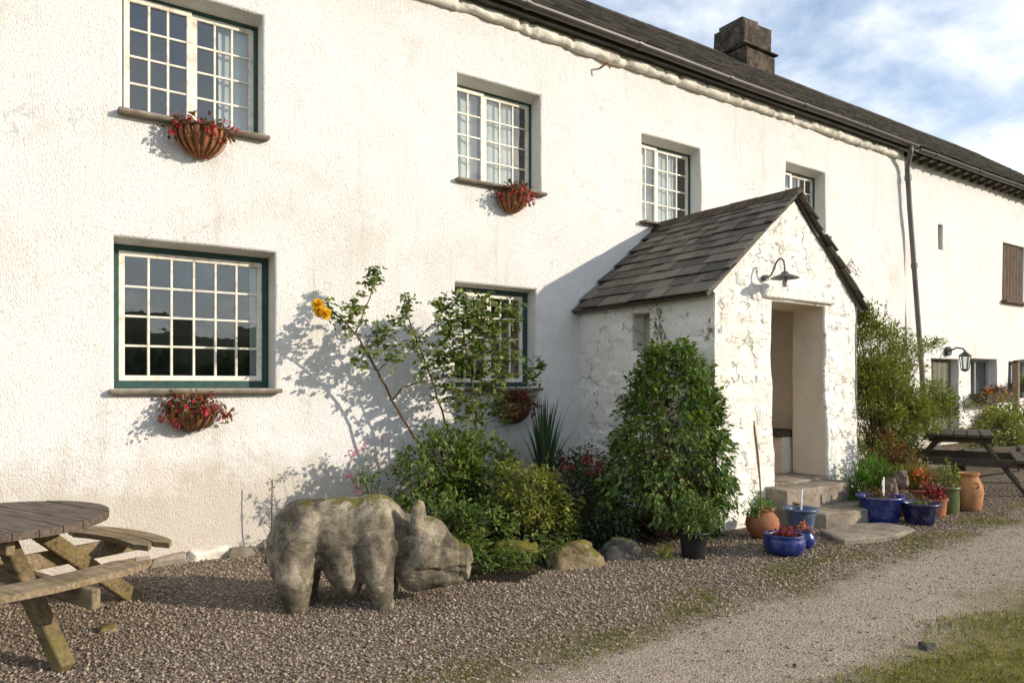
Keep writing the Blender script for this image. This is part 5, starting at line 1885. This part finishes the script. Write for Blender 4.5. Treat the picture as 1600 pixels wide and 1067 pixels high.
# ------------------------------------------------------------------ barn front: lantern, planters, baskets, border
ln = empty('wall_lantern', (15.85, .02, 2.26), 0, 'black wall lantern on a bracket above the barn door', 'lantern')
MB().tube([(0, .05, 0.05), (0, -.02, .05)], .10, 12).build('wall_plate', M_BLACK, ln)
MB().tube([(0, 0, .05), (0.02, -.14, .12), (.04, -.26, .10), (.05, -.30, .04)], .018, 8).build('arm', M_BLACK, ln)
MB().lathe([(.001, .06), (.03, .03), (.13, -.06), (.125, -.07), (.10, -.065)], 6, (.05, -.30, 0)).build('hood', M_BLACK, ln)
MB().lathe([(.105, -.07), (.07, -.34)], 6, (.05, -.30, 0)).build('glass', M_GLASS, ln)
MB().lathe([(.075, -.34), (.08, -.36), (.03, -.39), (.001, -.40)], 6, (.05, -.30, 0)).build('base', M_BLACK, ln)
for k in range(6):
    a = 2 * math.pi * k / 6
    MB().tube([(.05 + .108 * math.cos(a), -.30 + .108 * math.sin(a), -.065), (.05 + .073 * math.cos(a), -.30 + .073 * math.sin(a), -.345)], .008, 4).build('bar', M_BLACK, ln)
ln.scale = (.95, .95, .95)


def trough(name, x, z, w, label, mat_l, seed, fl=None):
    t = empty(name, (x, -.1, z), 0, label, 'planter')
    MB().add([(-w / 2, -.16, 0), (w / 2, -.16, 0), (w / 2, .12, 0), (-w / 2, .12, 0), (-w / 2 - .03, -.2, .2), (w / 2 + .03, -.2, .2), (w / 2 + .03, .14, .2), (-w / 2 - .03, .14, .2), (-w / 2, -.17, .17), (w / 2, -.17, .17), (w / 2, .11, .17), (-w / 2, .11, .17)],
             [(3, 2, 1, 0), (0, 1, 5, 4), (1, 2, 6, 5), (2, 3, 7, 6), (3, 0, 4, 7), (4, 5, 9, 8), (5, 6, 10, 9), (6, 7, 11, 10), (7, 4, 8, 11), (8, 9, 10, 11)]).build('box', M_WDARK, t)
    pts = blob_points(40, (0, -.05, .25), (w * .55, .2, .16), .3)
    sm = MB(); stems_to(sm, (0, 0, .1), pts, .005, seed, 2); sm.build('stems', M_GSTEM, t, kind='stuff')
    clump_leaves('foliage', pts, 16, .09, .06, mat_l, t, .5, .4)
    if fl: clump_leaves('flowers', blob_points(18, (0, -.12, .2), (w * .5, .14, .14), .5), 9, .06, .05, fl, t, .7, .3)
    return t


trough('window_box', 17.5, 1.22, 1.25, 'window box of bronze trailing plants below the small barn window', L_RUST, 31, L_ORA)
trough('window_box', 17.55, .72, .7, 'lower small planter hung beneath the barn window box', L_RUST, 32, L_DRED)
trough('window_box', 19.3, 1.45, 1.1, 'green-leaved window box at the right edge of the barn wall', L_FINE, 33)
gp = empty('garden_post', gz(16.35, -1.0), 0, 'weathered post with bracket standing by the barn window at right edge', 'post')
MB().beam((0, 0, -.1), (.02, 0, 1.65), .10, .10, (0, 1, 0), .015).build('shaft', M_WSEAT, gp)
MB().beam((-.03, 0, 1.67), (.4, 0, 1.70), .08, .06, (0, 0, 1), .01).build('arm', M_WDARK, gp)
sword_plant('flax_clump', gz(14.6, -1.4), 40, .85, .5, L_HERB, 'upright green flax leaves in front of the barn', 'plant', .022, 9)
shrub('barn_border_shrub', 'light green border shrub in front of the barn at right edge', 'shrub', gz(13.9, -1.7),
      [((13.9, -1.7, .85), (.9, .5, .45), 130), ((14.9, -1.5, .9), (.7, .4, .5), 70)], 22, .07, L_FINE, .13, .4, .01, 35)
lb = empty('log_edging', gz(12.9, -2.35), math.radians(-4), 'dark sleeper edging of the border beyond the far picnic table', 'edging')
for k in range(3):
    MB().box((-1.0 + 1.5 * k, 0, .18), (1.46, .2, .4), None, .03, .015, k).build('sleeper', M_WDARK, lb)
# small leftovers of the place
p = wall_pt(945, 103, -.1)
child(MB().tube([(p.x, .0, p.z), (p.x, -.16, p.z + .02), (p.x + .03, -.17, p.z - .05)], .014, 6).build('iron_stump', M_TERRA), house)
gs = MB().tube([(0, 0, -.05), (.01, .01, .72)], [.006, .005], 6).build('garden_stake', M_WDARK)
p = ground_pt(424, 868)
gs.location = (p.x, p.y, p.z)
tag(gs, 'thin dark stake upright in gravel behind the stone pig', 'stake')
tw2 = empty('roof_weed', (8.35, PY - .05, 3.06), 0, 'wiry reddish weed sprouting from the right edge of the porch roof', 'weed')
sm = MB()
tips = [(.16, -.02, .02), (.24, .0, -.04), (.10, -.03, .05), (.30, .02, -.08)]
for q in tips: sm.tube([(0, 0, 0), (q[0] * .5, q[1], q[2] + .05), q], .004, 4)
sm.build('stems', M_STEM, tw2, kind='stuff')
clump_leaves('leaves', tips, 6, .035, .03, L_RUST, tw2, .4)

n = 260
fx, fy = NR.uniform(-.5, 9.5, n), np.concatenate([NR.uniform(-3.6, -1.9, n - 60), NR.uniform(-5.2, -3.6, 60)])
fz = np.array([ground_z(a, b) + .014 for a, b in zip(fx, fy)])
dd = rand_dirs(n); dd[:, 2] *= .25
fl_ = link('fallen_leaves', leaf_mesh('fallen_leaves', np.stack([fx, fy, fz], -1), dd, np.array([[0, 0, 1.]]) + rand_dirs(n) * .3, NR.uniform(.02, .045, n), .55), L_RUST)
tag(fl_, 'dry brown leaves scattered over the gravel', 'leaves', kind='stuff')
